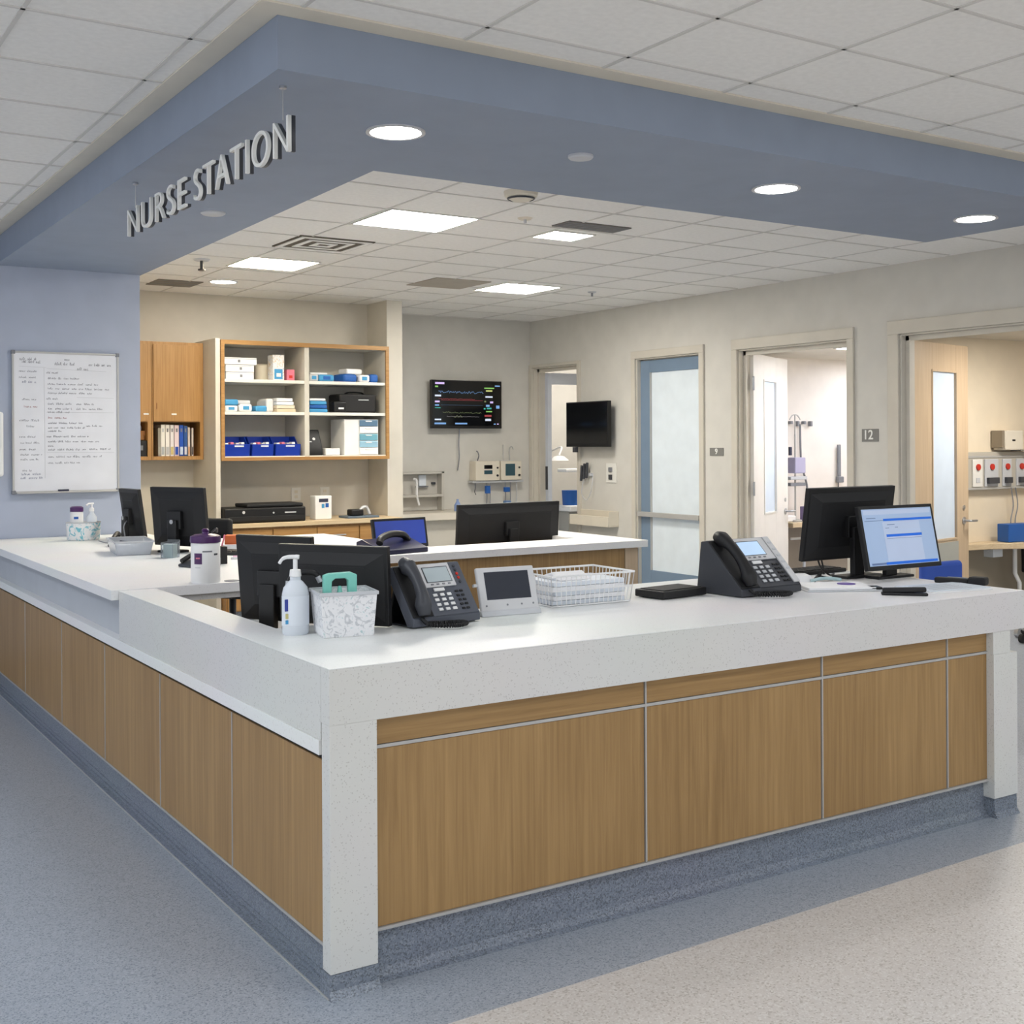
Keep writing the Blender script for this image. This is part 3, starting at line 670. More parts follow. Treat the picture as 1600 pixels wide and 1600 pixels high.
# things on the back counter
o = thing('printer', 'long flat black printer on the back counter', 'printer', (2.07, 6.66, 0.80))
MB(0.012, 3, True).box(0.0, 0.71, 0.02, 0.36, 0.0, 0.125).build('printer_body', BLACK, o)
MB(0.01, 3, True).box(0.20, 0.70, 0.05, 0.34, 0.1252, 0.155).build('scanner_lid', BLACKM, o)
MB(0.003).box(0.03, 0.68, 0.012, 0.0198, 0.015, 0.055).build('paper_tray', BLACKM, o)
MB().box(0.52, 0.62, 0.016, 0.0198, 0.075, 0.085).build('wordmark', LGREY, o); MB().cyl(0, 0, 0, 0.004, 0.012, n=16, M=axes((0.16, 0.018, 0.09), (1, 0, 0), (0, 0, 1), (0, -1, 0))).build('button', SILVER, o)
MB().cyl(0, 0, 0, 0.004, 0.008, n=16, M=axes((0.42, 0.018, 0.08), (1, 0, 0), (0, 0, 1), (0, -1, 0))).build('button', SILVER, o)
o = thing('soap_dispenser', 'white dispenser box with blue print on the back counter', 'dispenser', (2.90, 6.76, 0.80))
MB(0.008, 3, True).box(0, 0.155, 0, 0.12, 0, 0.205).build('dispenser_body', WHITEP, o); MB().box(0.035, 0.12, -0.002, 0, 0.15, 0.18).build('blue_band', INKM, o)
MB().box(0.06, 0.085, -0.002, 0, 0.10, 0.135).build('blue_print', BLUEL, o); MB().box(0.095, 0.125, -0.002, 0, 0.105, 0.14).build('blue_print', BLUED, o)
o = thing('hole_punch', 'silver and black punch on a tray on the back counter', 'punch', (3.20, 6.74, 0.80))
MB(0.004).box(0, 0.30, 0, 0.2, 0, 0.018).build('tray', mat('slate_tray', (96, 112, 128), 0.4), o); MB(0.012, 3, True).box(0.05, 0.17, 0.04, 0.14, 0.0182, 0.075).build('grip', BLACK, o)
MB().tube(spline([(0.12, 0.06, 0.03), (0.16, 0.06, 0.085), (0.21, 0.07, 0.09), (0.24, 0.07, 0.03)]), 0.013).build('lever', SILVER, o)
for nm, x, lb in (('wall_outlet', 3.24, 'white wall outlet behind the dispenser box'), ('wall_outlet', 2.96, 'white outlet plate half hidden by the dispenser box')):
    o = thing(nm, lb, 'outlet', (x, 7.328, 1.0), 0); MB(0.002).box(-0.045, 0.045, -0.006, 0, -0.06, 0.06).build('plate', WHITEM, o); MB().box(-0.015, 0.015, -0.008, -0.006, 0.01, 0.035).build('socket', CREAMP, o); MB().box(-0.015, 0.015, -0.008, -0.006, -0.035, -0.01).build('socket', CREAMP, o)

# ================================================================== MONITORS
def monitor(x, y, zb, w, h, ang, tilt, label, desk, front=False, screen=None, base='plate', ui=None, neck=True, logo=False, bw=0.11, bd=0.09, name='computer_monitor', light_panel=False):
    """x,y: centre of the panel; local x along the panel width; screen faces +y locally unless front"""
    t = thing(name, label, 'monitor', (x, y, desk), ang)
    sgn = 1 if front else -1
    Mt = Matrix.Translation((0, 0, zb - desk + h / 2)) @ Matrix.Rotation((-tilt if front else tilt), 4, 'X') @ Matrix.Translation((0, 0, -h / 2))
    b = MB(0.003); b.box(-w / 2, w / 2, -0.011, 0.011, 0, h, Mt); b.build('bezel', BLACK, t)
    sy = -0.0115 if front else 0.0115
    b = MB(); e = 0.014
    b.box(-w / 2 + e, w / 2 - e, min(sy, sy * 1.05), max(sy, sy * 1.05), 0.018, h - e, Mt); scr = b.build('screen', screen or SCRBLK, t)
    k = -1 if not front else 1     # back side direction
    by = 0.0112 * k
    b = MB(0.002); b.frustum((-w / 2 + .012, w / 2 - .012, .012, h - .022), (-w / 2 + .075, w / 2 - .075, .06, h - .06), by, by + 0.014 * k, Mt); hs = b.build('back_housing', BLACKM, t)
    MB().box(-w / 2 + .08, w / 2 - .08, min(by + .012 * k, by + .0145 * k), max(by + .012 * k, by + .0145 * k), h - .070, h - .066, Mt).build('vent_slot', BLACK, hs)
    if neck:
        ny = 0.05 * k
        b = MB(0.004); b.box(-0.032, 0.032, min(ny - .014, ny + .014), max(ny - .014, ny + .014), 0.008, max(zb - desk + h * 0.45, 0.1)); 
        b.box(-0.05, 0.05, min(by, ny), max(by, ny), zb - desk + h * 0.3, zb - desk + h * 0.6)
        nk = b.build('stand_neck', BLACK, t)
        if logo: MB().cyl(0, 0, 0, 0.002, 0.012, n=18, M=axes((0, ny - 0.0145, zb - desk + h * 0.42), (1, 0, 0), (0, 0, 1), (0, -1, 0))).build('logo_disc', LGREY, nk)
        if base == 'plate':
            b = MB(0.004); b.box(-bw, bw, ny - bd, ny + bd, 0.0, 0.012); b.build('stand_base', BLACK, t)
    if not neck: MB(0.002).box(-0.06, 0.06, -0.03, 0.03, 0.0, zb - desk - 0.0002).build('foot_block', BLACK, t)
    if ui: ui(scr, Mt, w, h, sy * 1.05)
    return t
A = R(0)
# left-front pair seen from behind
monitor(0.335, 0.705, 0.868, 0.405, 0.255, R(-54.7), R(3), 'black monitor nearest the pump bottle, seen from behind', HC, neck=False)
monitor(0.285, 1.07, 0.835, 0.32, 0.300, R(-58.7), R(6), 'black monitor seen from behind, left of and behind the one by the pump bottle', 0.715)
# stand arm of the nearer monitor
# right pair
monitor(2.79, 0.745, 0.938, 0.548, 0.316, R(0.5), R(8), 'large black monitor seen from behind at the right of the front counter', HC, base='plate', bd=0.045)
def ui_app(scr, Mt, w, h, sy):
    def p(nm, x0, x1, z0, z1, mm, dy=0.0004): MB().box(-w / 2 + x0 * w, -w / 2 + x1 * w, sy - dy, sy, z0 * h, z1 * h, Mt).build(nm, mm, scr)
    p('title_strip', 0.05, 0.95, 0.86, 0.93, UIP); p('menu_text', 0.08, 0.2, 0.80, 0.812, UIT); p('menu_bar', 0.3, 0.96, 0.755, 0.79, UIB); p('menu_rule', 0.05, 0.3, 0.76, 0.768, UIT)
    p('form_panel', 0.28, 0.78, 0.12, 0.74, UIP); p('form_text', 0.34, 0.44, 0.69, 0.70, UIT, 0.0007); p('form_text', 0.31, 0.36, 0.64, 0.648, UIT, 0.0007); p('form_text', 0.44, 0.48, 0.645, 0.653, UIT, 0.0007)
    p('blue_bar', 0.31, 0.79, 0.505, 0.545, UIB, 0.0007); p('form_rule', 0.31, 0.78, 0.475, 0.48, UIT, 0.0007); p('task_bar', 0.25, 0.95, 0.075, 0.115, UIB); p('task_icons', 0.06, 0.25, 0.08, 0.11, UIT)
monitor(2.885, 0.55, 0.905, 0.455, 0.272, R(-1.5), R(12), 'smaller monitor with a lit pale blue form on its screen', HC, front=True, screen=UIBG, ui=ui_app, bd=0.04)
# island
monitor(2.70, 3.36, 0.80, 0.77, 0.285, R(3.8), R(4), 'wide black monitor standing behind the island worktop', 0.73)
monitor(1.815, 3.10, HC + 0.0075, 0.345, 0.165, R(3), R(12), 'small monitor with a blue desktop screen behind the dark phone', HC + .0035, front=True, screen=SCRBLUE, bd=0.03, bw=0.06)
# left desk pair
monitor(0.755, 3.66, 0.895, 0.40, 0.325, R(-62.7), R(6), 'black monitor with a round logo on its stand, on the left desk', HC + .0035, logo=True, bw=0.07, bd=0.05)
monitor(0.775, 4.66, 0.872, 0.31, 0.31, R(-84), R(8), 'narrow looking black monitor turned sideways on beside the whiteboard', HC + .0035, logo=True, bw=0.08, bd=0.06)

# ================================================================== PHONES
def helix(pts, r, turns, n):
    """coil around a polyline"""
    P = [Vector(p) for p in pts]; out = []
    for i in range(n + 1):
        t = i / n * (len(P) - 1); k = min(int(t), len(P) - 2); f = t - k
        c = P[k].lerp(P[k + 1], f); d = (P[k + 1] - P[k]).normalized(); u = d.orthogonal().normalized()
        u = (Vector((0, 0, 1)) - d * d.z); u = u.normalized() if u.length > .1 else Vector((1, 0, 0)); v = d.cross(u); a = 2 * PI * turns * i / n
        out.append(c + (u * math.cos(a) + v * math.sin(a)) * r)
    return out
def desk_phone(x, y, z, rz, w, d, h, body, label, lcd, silver_all, side_open):
    t = thing('desk_phone', label, 'telephone', (x, y, z), rz)
    # body wedge
    yf, yb = -d / 2, d * 0.30
    hf = 0.028
    b = MB(0.004, 2)
    if side_open: prof = [(yf, 0.004), (yf + 0.035, 0.002), (yb + 0.022, h - 0.035), (yb + 0.020, h - 0.006), (yb, h), (yf, hf)]
    else: prof = [(yf, 0.004), (yb + 0.06, 0.0), (yb + 0.035, h - 0.006), (yb, h), (yf, hf)]
    b.prismx(prof, -w / 2, w / 2); b.build('phone_body', body, t)
    if side_open:
        b = MB(0.004); b.prismx([(yb + 0.045, 0.0), (yb + 0.06, 0.0), (yb + 0.012, h * 0.72), (yb - 0.002, h * 0.72)], -w / 2 + 0.02, w / 2 - 0.02); b.box(-w / 2 + 0.01, w / 2 - 0.01, yf + 0.03, yb + 0.06, 0, 0.006); b.build('stand_foot', BLACK, t)
    # face frame
    v = Vector((0, yb - yf, h - hf)); L = v.length; v.normalize(); nrm = Vector((0, -v.z, v.y))
    M = axes((-w / 2, yf, hf), (1, 0, 0), v, nrm)
    def fb(nm, x0, x1, v0, v1, th, mm, bev=0.0015, par=t): return MB(bev).box(x0 * w, x1 * w, v0 * L, v1 * L, 0.0002, th, M).build(nm, mm, par)
    fb('face_plate', 0.30, 0.985, 0.02, 0.98, 0.004, body if not silver_all else DGREY, 0.002)
    bz = MB(0.002).box(0.31 * w, (0.80 if not silver_all else 0.87) * w, 0.53 * L, 0.965 * L, 0.0042, 0.010, M).build('screen_bezel', SILVER, t)
    MB().box(0.375 * w, 0.76 * w, 0.61 * L, 0.90 * L, 0.0102, 0.0108, M).build('screen_surround', DGREY, bz)
    MB().box(0.39 * w, 0.75 * w, 0.62 * L, 0.885 * L, 0.0110, 0.0114, M).build('screen', lcd, bz)
    for k in range(4): MB(0.001).box((0.42 + k * 0.085) * w, (0.46 + k * 0.085) * w, 0.56 * L, 0.585 * L, 0.0102, 0.0125, M).build('soft_key', GREYTXT, bz)
    if silver_all:
        MB(0.002).box(0.885 * w, 0.985 * w, 0.05 * L, 0.97 * L, 0.0042, 0.011, M).build('side_strip', SILVER, t)
        for k in range(5): MB(0.001).box(0.905 * w, 0.965 * w, (0.30 + k * 0.13) * L, (0.335 + k * 0.13) * L, 0.0112, 0.0135, M).build('side_key', LGREY, t)
    else:
        for k in range(5): MB(0.001).cyl(0.885 * w, (0.60 + k * 0.075) * L, 0.0042, 0.0075, 0.0055, n=12, M=M).build('side_key', [DGREY, RED, RED, DGREY, DGREY][k], t)
    key = WHITEP if not silver_all else LGREY
    for r_ in range(4):
        for c_ in range(3):
            x0 = (0.40 + c_ * 0.105) * w; y0 = (0.10 + r_ * 0.088) * L
            b = MB(0.0015).box(x0, x0 + 0.062 * w, y0, y0 + 0.05 * L, 0.0042, 0.0085, M); b.build('key', key, t)
    MB(0.002).box(0.44 * w, 0.60 * w, 0.455 * L, 0.515 * L, 0.0042, 0.009, M).build('navigation_key', WHITEP, t)
    for r_ in range(5):
        for c_ in range(2):
            x0 = (0.745 + c_ * 0.07) * w; y0 = (0.09 + r_ * 0.08) * L
            if silver_all and c_ == 1: x0 = 0.81 * w
            MB(0.001).box(x0, x0 + 0.045 * w, y0, y0 + 0.035 * L, 0.0042, 0.008, M).build('function_key', BLACK, t)
    # cradle and handset
    MB(0.004).box(0.0, 0.30 * w, 0.03 * L, 0.97 * L, 0.0, 0.006, M).build('cradle', BLACKM, t)
    cx = 0.135 * w; lo, hi = 0.03 * L, 1.02 * L
    pts = [(cx, lo, 0.016), (cx, lo + 0.03, 0.030), (cx, lo + 0.3 * (hi - lo), 0.044), (cx, lo + 0.5 * (hi - lo), 0.048), (cx, lo + 0.72 * (hi - lo), 0.044), (cx, hi - 0.03, 0.032), (cx, hi, 0.018)]
    rr = [0.017, 0.026, 0.019, 0.0165, 0.019, 0.026, 0.017]
    P2 = spline(pts, 5); n = len(P2); R2_ = []
    for i in range(n):
        q = i / (n - 1) * (len(rr) - 1); k = min(int(q), len(rr) - 2); R2_.append(rr[k] + (rr[k + 1] - rr[k]) * (q - k))
    MB().tube(P2, [q * w / 0.25 if w < .3 else q * 1.15 for q in R2_], n=14, M=M).build('handset', DGREY if not silver_all else BLACK, t)
    # coiled cord looping on the worktop in front
    c0 = (-w / 2 + 0.30 * w, yf, 0.012)
    loop = spline([(-w / 2 + 0.12 * w, yf - 0.003, 0.03), (-w / 2 + 0.16 * w, yf - 0.03, 0.014), (-w / 2 + 0.36 * w, yf - 0.085, 0.012), (-w / 2 + 0.58 * w, yf - 0.07, 0.012), (-w / 2 + 0.62 * w, yf - 0.03, 0.012), (-w / 2 + 0.42 * w, yf - 0.012, 0.012), (-w / 2 + 0.22 * w, yf + 0.0, 0.014)], 8)
    MB().tube(helix(loop, 0.0042, 55, 550), 0.0032, n=5).build('coiled_cord', BLACKM, t)
    return t
desk_phone(0.625, 0.565, HC, R(8), 0.272, 0.15, 0.190, PHONEG, 'slate grey desk phone with a grey screen, left of the white tablet', LCD, False, True)
desk_phone(2.035, 0.565, HC, R(2), 0.325, 0.235, 0.205, DGREY, 'large black desk phone with a pale blue screen, right of the flat black box', LCDB, True, False)
# small dark phone on the island
t = thing('desk_phone', 'dark blue-black desk phone on the island in front of the blue screen', 'telephone', (1.665, 2.90, HC + .0035), R(10))
b = MB(0.006, 3, True); b.prismx([(-0.10, 0.0), (0.12, 0.0), (0.12, 0.06), (0.07, 0.075), (-0.10, 0.025)], -0.15, 0.17); b.build('phone_body', mat('navy_black_plastic', (30, 30, 58), 0.3), t)
MB().tube(spline([(-0.12, -0.05, 0.06), (-0.09, -0.03, 0.085), (0, 0.0, 0.1), (0.09, 0.02, 0.09), (0.13, 0.03, 0.06)]), 0.019, n=12).build('handset', BLACK, t)
MB(0.002).box(0.03, 0.13, -0.09, -0.04, 0.035, 0.045, Matrix.Rotation(R(14), 4, 'X')).build('keypad', SILVER, t)

# ================================================================== THINGS ON THE FRONT COUNTER
# pump bottle
t = thing('pump_bottle', 'clear hand sanitiser pump bottle with a white pump', 'bottle', (0.157, 0.60, HC))
prof = [(0, 0), (0.038, 0), (0.0425, 0.006), (0.0425, 0.125), (0.038, 0.145), (0.024, 0.162), (0.017, 0.168), (0.017, 0.178), (0, 0.178)]
MB().lathe(prof, 32, sy=0.8).build('bottle_body', GEL, t)
b = MB(); b.lathe([(0.0432, 0.03), (0.0432, 0.12)], 32, sy=0.8); b.build('frosted_label', LABELP, t)
b = MB(); n_ = 6
for k in range(n_):
    pass
MB(0.001).box(-0.0435, -0.030, -0.022, -0.0185, 0.075, 0.112).build('blue_brand_mark', mat('royal_print', (50, 64, 150), 0.5), t)
MB(0.001).box(-0.0415, -0.031, -0.0225, -0.019, 0.052, 0.068).build('yellow_print', mat('yellow_print', (196, 188, 130), 0.5), t)
MB(0.001).box(-0.0415, -0.031, -0.0225, -0.019, 0.036, 0.048).build('blue_print', BLUEL, t)
MB().cyl(0, 0, 0.02, 0.175, 0.003, n=10).build('dip_tube', WHITEP, t)
MB(0.0015).cyl(0, 0, 0.1785, 0.200, 0.0185, 0.0165, n=28).build('collar', WHITEP, t)
b = MB(); b.cyl(0, 0, 0.2, 0.232, 0.007, n=14); b.build('pump_stem', WHITEP, t)
Mh = Matrix.Rotation(R(147), 4, 'Z')
MB().tube(spline([(-0.012, 0, 0.238), (0.0, 0, 0.239), (0.025, 0, 0.238), (0.04, 0, 0.232), (0.05, 0, 0.218)]), [0.007] * 8 + [0.0065] * 8 + [0.006] * 8 + [0.005] * 8 + [0.0035], n=12, M=Mh).build('pump_nozzle', WHITEP, t)
# caddy
t = thing('carry_caddy', 'grey marbled caddy with a mint green handle', 'caddy', (0.283, 0.522, HC), R(-12))
b = MB(0.002); W2, D2, T_ = 0.088, 0.075, 0.004
def taper_box(b, w0, d0, w1, d1, h, T):
    bm = b.bm
    def ring(wx, dy, z): return [bm.verts.new((sx * wx, sy * dy, z)) for sx, sy in ((-1, -1), (1, -1), (1, 1), (-1, 1))]
    o0, o1, i1, i0 = ring(w0, d0, 0), ring(w1, d1, h), ring(w1 - T, d1 - T, h), ring(w0 - T, d0 - T, T)
    bm.faces.new(o0[::-1]); bm.faces.new(i0)
    for a, c in ((o0, o1), (o1, i1), (i1, i0)):
        for i in range(4): bm.faces.new([a[i], a[(i + 1) % 4], c[(i + 1) % 4], c[i]])
taper_box(b, 0.078, 0.070, 0.088, 0.078, 0.135, 0.004); b.build('caddy_body', MARBLE, t)
b = MB(0.0015)
for (a0, a1, c0, c1) in ((-0.092, 0.092, -0.082, -0.074), (-0.092, 0.092, 0.074, 0.082), (-0.092, -0.084, -0.074, 0.074), (0.084, 0.092, -0.074, 0.074)): b.box(a0, a1, c0, c1, 0.127, 0.138)
b.build('rim', LGREY, t)
b = MB(0.003, 3)
hp = [(-0.047, 0.10), (-0.047, 0.184), (-0.030, 0.190), (0.030, 0.192), (0.047, 0.184), (0.047, 0.10), (0.024, 0.10), (0.022, 0.166), (0.014, 0.174), (-0.014, 0.174), (-0.024, 0.166), (-0.026, 0.10)]
Mx = axes((0, 0, 0), (1, 0, 0), (0, 0, 1), (0, 1, 0))
b.prism(hp, -0.012, 0.012, Mx); b.box(-0.047, 0.047, -0.012, 0.012, 0.02, 0.10); hd = b.build('mint_handle', TEAL, t); hd.location = (-0.014, -0.01, 0); hd.scale = (1.1, 1.2, 1.0)
MB(0.002).cyl(0, 0, 0.100, 0.150, 0.014, 0.005, n=14).build('peg', TEAL, t).location = (-0.014, -0.01, 0)
MB(0.002).box(-0.08, 0.08, -0.07, 0.07, 0.006, 0.075).build('wipes_packs', PAPER, t)
# black hooked stand between bottle and monitors
t = thing('scanner_stand', 'black hooked scanner stand between the pump bottle and the monitors', 'stand', (0.185, 0.69, HC))
MB(0.002).box(-0.03, 0.03, -0.02, 0.02, 0, 0.01).build('foot', BLACK, t)
MB().tube(spline([(-0.018, 0.0, 0.008), (-0.014, 0, 0.08), (-0.012, 0, 0.14), (0.0, 0.0, 0.172), (0.03, -0.012, 0.18), (0.06, -0.03, 0.178), (0.075, -0.04, 0.160)]), 0.0085, n=10).build('arm', BLACK, t)
MB().tube([(-0.014, -0.0005, 0.155), (-0.016, 0, 0.12)], 0.0095, n=10).build('chrome_collar', METAL, t)
MB().tube([(0.07, -0.037, 0.168), (0.078, -0.041, 0.150)], 0.0095, n=10).build('chrome_tip', METAL, t)
# tablet / intercom
t = thing('desk_tablet', 'small white desk tablet with a dark screen on a wedge stand', 'tablet', (0.935, 0.62, HC), R(-5))
b = MB(0.004, 2); b.prismx([(-0.06, 0.0), (0.06, 0.0), (0.055, 0.012), (-0.05, 0.020)], -0.115, 0.115); b.build('stand_base', LGREY, t)
Mt = Matrix.Translation((0, -0.048, 0.014)) @ Matrix.Rotation(R(-18), 4, 'X')
MB(0.006, 3).box(-0.112, 0.112, 0, 0.016, 0, 0.155, Mt).build('tablet_body', SILVER, t)
MB().box(-0.084, 0.086, -0.001, -0.0002, 0.042, 0.138, Mt).build('screen', SCRDIM, t)
for xx in (-0.09, -0.01, 0.045, 0.09): MB().cyl(0, 0, 0, 0.0012, 0.0035, n=10, M=Mt @ axes((xx, -0.0002, 0.022), (1, 0, 0), (0, 0, 1), (0, -1, 0))).build('button', GREYTXT, t)
MB(0.002).box(-0.128, -0.112, 0.0, 0.012, 0.09, 0.10, Mt).build('side_knob', LGREY, t)
MB(0.004).box(-0.05, 0.05, 0.0162, 0.045, 0.01, 0.09, Mt).build('rear_prop', LGREY, t)
# wire basket
t = thing('wire_basket', 'white wire basket holding papers, in front of the island', 'basket', (1.315, 0.745, HC), R(-2))
b = MB(); w2, d2, w3, d3, hh = 0.170, 0.122, 0.182, 0.134, 0.112
def ringpts(wx, dy, z): return [(-wx, -dy, z), (wx, -dy, z), (wx, dy, z), (-wx, dy, z)]
for (wx, dy, z, r_) in ((w3, d3, hh, 0.0042), (w2, d2, 0.004, 0.003), ((w2 + w3) / 2, (d2 + d3) / 2, 0.058, 0.002)):
    q = ringpts(wx, dy, z)
    for i in range(4): b.tube([q[i], q[(i + 1) % 4]], r_, n=6)
N1, N2 = 17, 12
for i in range(N1 + 1):
    f = -1 + 2 * i / N1
    for s_ in (-1, 1): b.tube([(f * w2, s_ * d2, 0.004), (f * w3, s_ * d3, hh)], 0.0017, n=5)
    if i % 2 == 0: b.tube([(f * w2, -d2, 0.004), (f * w2, d2, 0.004)], 0.0015, n=5)
for i in range(N2 + 1):
    f = -1 + 2 * i / N2
    for s_ in (-1, 1): b.tube([(s_ * w2, f * d2, 0.004), (s_ * w3, f * d3, hh)], 0.0017, n=5)
b.build('wire_frame', WHITEP, t)
t = thing('paper_stack', 'loose white papers heaped inside the wire basket', 'papers', (1.315, 0.745, HC + 0.006), R(-2), None)
for k in range(5):
    MB(0.001).box(-0.155, 0.155, -0.11, 0.11, k * 0.0165, k * 0.0165 + 0.015, Matrix.Rotation(R((k % 3 - 1) * 1.5), 4, 'Z')).build('sheets', PAPER if k % 2 else LABELP, t)
b = MB(0.006, 3, True); b.prismx([(-0.08, 0), (-0.02, 0.028), (0.04, 0.012), (0.09, 0)], -0.11, 0.03, Matrix.Translation((0, 0, 0.0815))); b.build('curled_sheet', PAPER, t)
# black flat box
t = thing('electronics_box', 'flat black electronics box lying on the front counter', 'box', (1.705, 0.655, HC), R(7))
MB(0.004, 2).box(-0.115, 0.125, -0.075, 0.075, 0.003, 0.031).build('case', BLACK, t)
MB(0.001).box(-0.10, 0.11, -0.06, 0.06, 0.0312, 0.034).build('top_panel', BLACKM, t)
for sx in (-0.09, 0.1):
    for sy in (-0.05, 0.05): MB().cyl(sx, sy, 0, 0.003, 0.008, n=10).build('foot', BLACK, t)
# papers, badge, keyboard, mouse etc at the right
t = thing('clipboard', 'white papers on a grey clipboard with a purple round badge beside the large phone', 'clipboard', (2.40, 0.45, HC), R(-28))
MB(0.003).box(-0.16, 0.14, -0.11, 0.11, 0, 0.006).build('board', LGREY, t)
MB(0.002).box(-0.15, 0.12, -0.10, 0.10, 0.0062, 0.016).build('sheets', PAPER, t)
MB().lathe([(0, 0.0162), (0.036, 0.0162), (0.036, 0.0185), (0, 0.0185)], 24, Matrix.Translation((0.04, 0.015, 0))).build('purple_badge', PURPLEL, t)
MB(0.003).box(0.10, 0.145, -0.10, -0.04, 0.0062, 0.016).build('clip', BLACK, t)
t = thing('note_bundle', 'folded white note and black clip behind the large phone', 'papers', (2.42, 0.70, HC), R(-20))
b = MB(0.004, 2, True); b.prismx([(-0.06, 0), (-0.03, 0.03), (0.03, 0.035), (0.06, 0)], -0.06, 0.06); b.build('folded_note', PAPER, t)
MB().tube(spline([(0.06, -0.05, 0.01), (0.1, -0.02, 0.03), (0.13, 0.03, 0.015), (0.17, 0.0, 0.01)]), 0.008, n=8).build('clip', BLACK, t)
MB().tube(spline([(0.04, -0.06, 0.012), (0.1, -0.07, 0.022), (0.18, -0.05, 0.012)]), 0.007, n=8).build('pale_pen', mat('pale_teal_pen', (170, 196, 200), 0.4), t)
t = thing('keyboard', 'black keyboard behind the right hand monitors', 'keyboard', (2.70, 0.93, HC), R(4))
MB(0.003).box(-0.22, 0.22, -0.07, 0.07, 0.0, 0.016).build('keyboard_case', BLACK, t)
b = MB()
for i in range(14):
    for j in range(4): b.box(-0.205 + i * 0.0293, -0.205 + i * 0.0293 + 0.024, -0.055 + j * 0.028, -0.055 + j * 0.028 + 0.022, 0.0162, 0.02)
b.build('keycaps', BLACKM, t)
t = thing('paper_pad', 'stack of white forms at the front right of the counter', 'papers', (2.70, 0.20, HC), R(-8))
MB(0.001).box(-0.17, 0.19, -0.09, 0.11, 0, 0.004).build('sheets', PAPER, t); MB(0.001).box(-0.12, 0.2, -0.07, 0.12, 0.0042, 0.008).build('sheets', LABELP, t)
b = MB()
for k in range(7): b.box(-0.08, 0.12, -0.05 + k * 0.022, -0.048 + k * 0.022, 0.0081, 0.0084)
b.build('print_lines', GREYTXT, t)
t = thing('stapler', 'black stapler lying in front of the white forms', 'stapler', (2.445, 0.16, HC), R(-46))
MB(0.004, 2).box(-0.085, 0.085, -0.017, 0.017, 0, 0.011).build('stapler_base', BLACK, t); MB(0.006, 3).box(-0.08, 0.08, -0.014, 0.014, 0.0112, 0.030, Matrix.Rotation(R(-2), 4, 'Y')).build('stapler_arm', BLACKM, t)
t = thing('barcode_scanner', 'black handheld scanner at the right end of the counter', 'scanner', (2.945, 0.29, HC + 0.0), R(-72))
t.location = (2.925, 0.275, HC)
MB(0.008, 3, True).box(-0.10, 0.04, -0.02, 0.02, 0, 0.024).build('grip', BLACK, t); MB(0.009, 3, True).box(0.0402, 0.11, -0.028, 0.028, 0, 0.034).build('scan_head', BLACKM, t); MB(0.001).box(-0.05, 0.03, -0.01, 0.01, 0.0242, 0.027).build('grey_key', GREYTXT, t)
t = thing('cable_tangle', 'tangle of dark cables and a connector under the large right monitor', 'cables', (2.60, 0.80, HC))
MB().tube(spline([(0.0, 0, 0.12), (0.03, -0.02, 0.09), (0.06, -0.02, 0.04), (0.10, -0.03, 0.008), (0.16, 0.0, 0.006)]), 0.004, n=6).build('cable', BLACK, t)
MB().tube(spline([(0.02, 0, 0.11), (0.07, 0.0, 0.10), (0.10, 0.01, 0.05), (0.12, 0.02, 0.006)]), 0.004, n=6).build('cable', BLACK, t)
MB(0.003).box(-0.012, 0.03, -0.02, 0.01, 0.095, 0.13).build('connector', LGREY, t)

# ================================================================== THINGS ON THE LEFT DESK
ZD = HC + 0.0035
t = thing('wipes_canister', 'tall white wipes canister with a purple lid on the desk corner', 'canister', (0.358, 2.03, ZD - 0.0005))
t.location = (0.380, 2.114, ZD)
MB().lathe([(0, 0), (0.058, 0), (0.061, 0.006), (0.061, 0.166), (0.058, 0.170), (0, 0.170)], 36).build('canister_body', WHITEP, t)
MB().lathe([(0, 0.1702), (0.063, 0.1702), (0.0645, 0.176), (0.063, 0.196), (0.045, 0.204), (0.016, 0.207), (0.013, 0.214), (0.016, 0.222), (0.010, 0.228), (0, 0.228)], 36).build('purple_lid', PURPLE, t)
def on_cyl(nm, r, a0, a1, z0, z1, mm, par, n=8):
    b = MB()
    for i in range(n):
        p, q = a0 + (a1 - a0) * i / n, a0 + (a1 - a0) * (i + 1) / n
        f = [b.bm.verts.new((r * math.cos(p), r * math.sin(p), z0)), b.bm.verts.new((r * math.cos(q), r * math.sin(q), z0)), b.bm.verts.new((r * math.cos(q), r * math.sin(q), z1)), b.bm.verts.new((r * math.cos(p), r * math.sin(p), z1))]
        g_ = [b.bm.verts.new(((r - .001) * v.co.x / r, (r - .001) * v.co.y / r, v.co.z)) for v in f]
        b.bm.faces.new(f); b.bm.faces.new(g_[::-1])
        for k in range(4): b.bm.faces.new([f[k], g_[k], g_[(k + 1) % 4], f[(k + 1) % 4]])
    return b.build(nm, mm, par)
ca = math.atan2(-2.921 - 2.10, -1.305 - 0.352)
on_cyl('purple_label', 0.0618, ca - R(48), ca - R(14), 0.082, 0.128, PURPLE, t); on_cyl('label_mark', 0.0622, ca - R(40), ca - R(22), 0.104, 0.110, PINK, t)
on_cyl('grey_wordmark', 0.0618, ca - R(12), ca + R(26), 0.132, 0.138, GREYTXT, t); on_cyl('text_block', 0.0618, ca - R(44), ca - R(20), 0.066, 0.069, LGREY, t); on_cyl('dark_mark', 0.0618, ca + R(34), ca + R(52), 0.118, 0.126, DGREY, t)

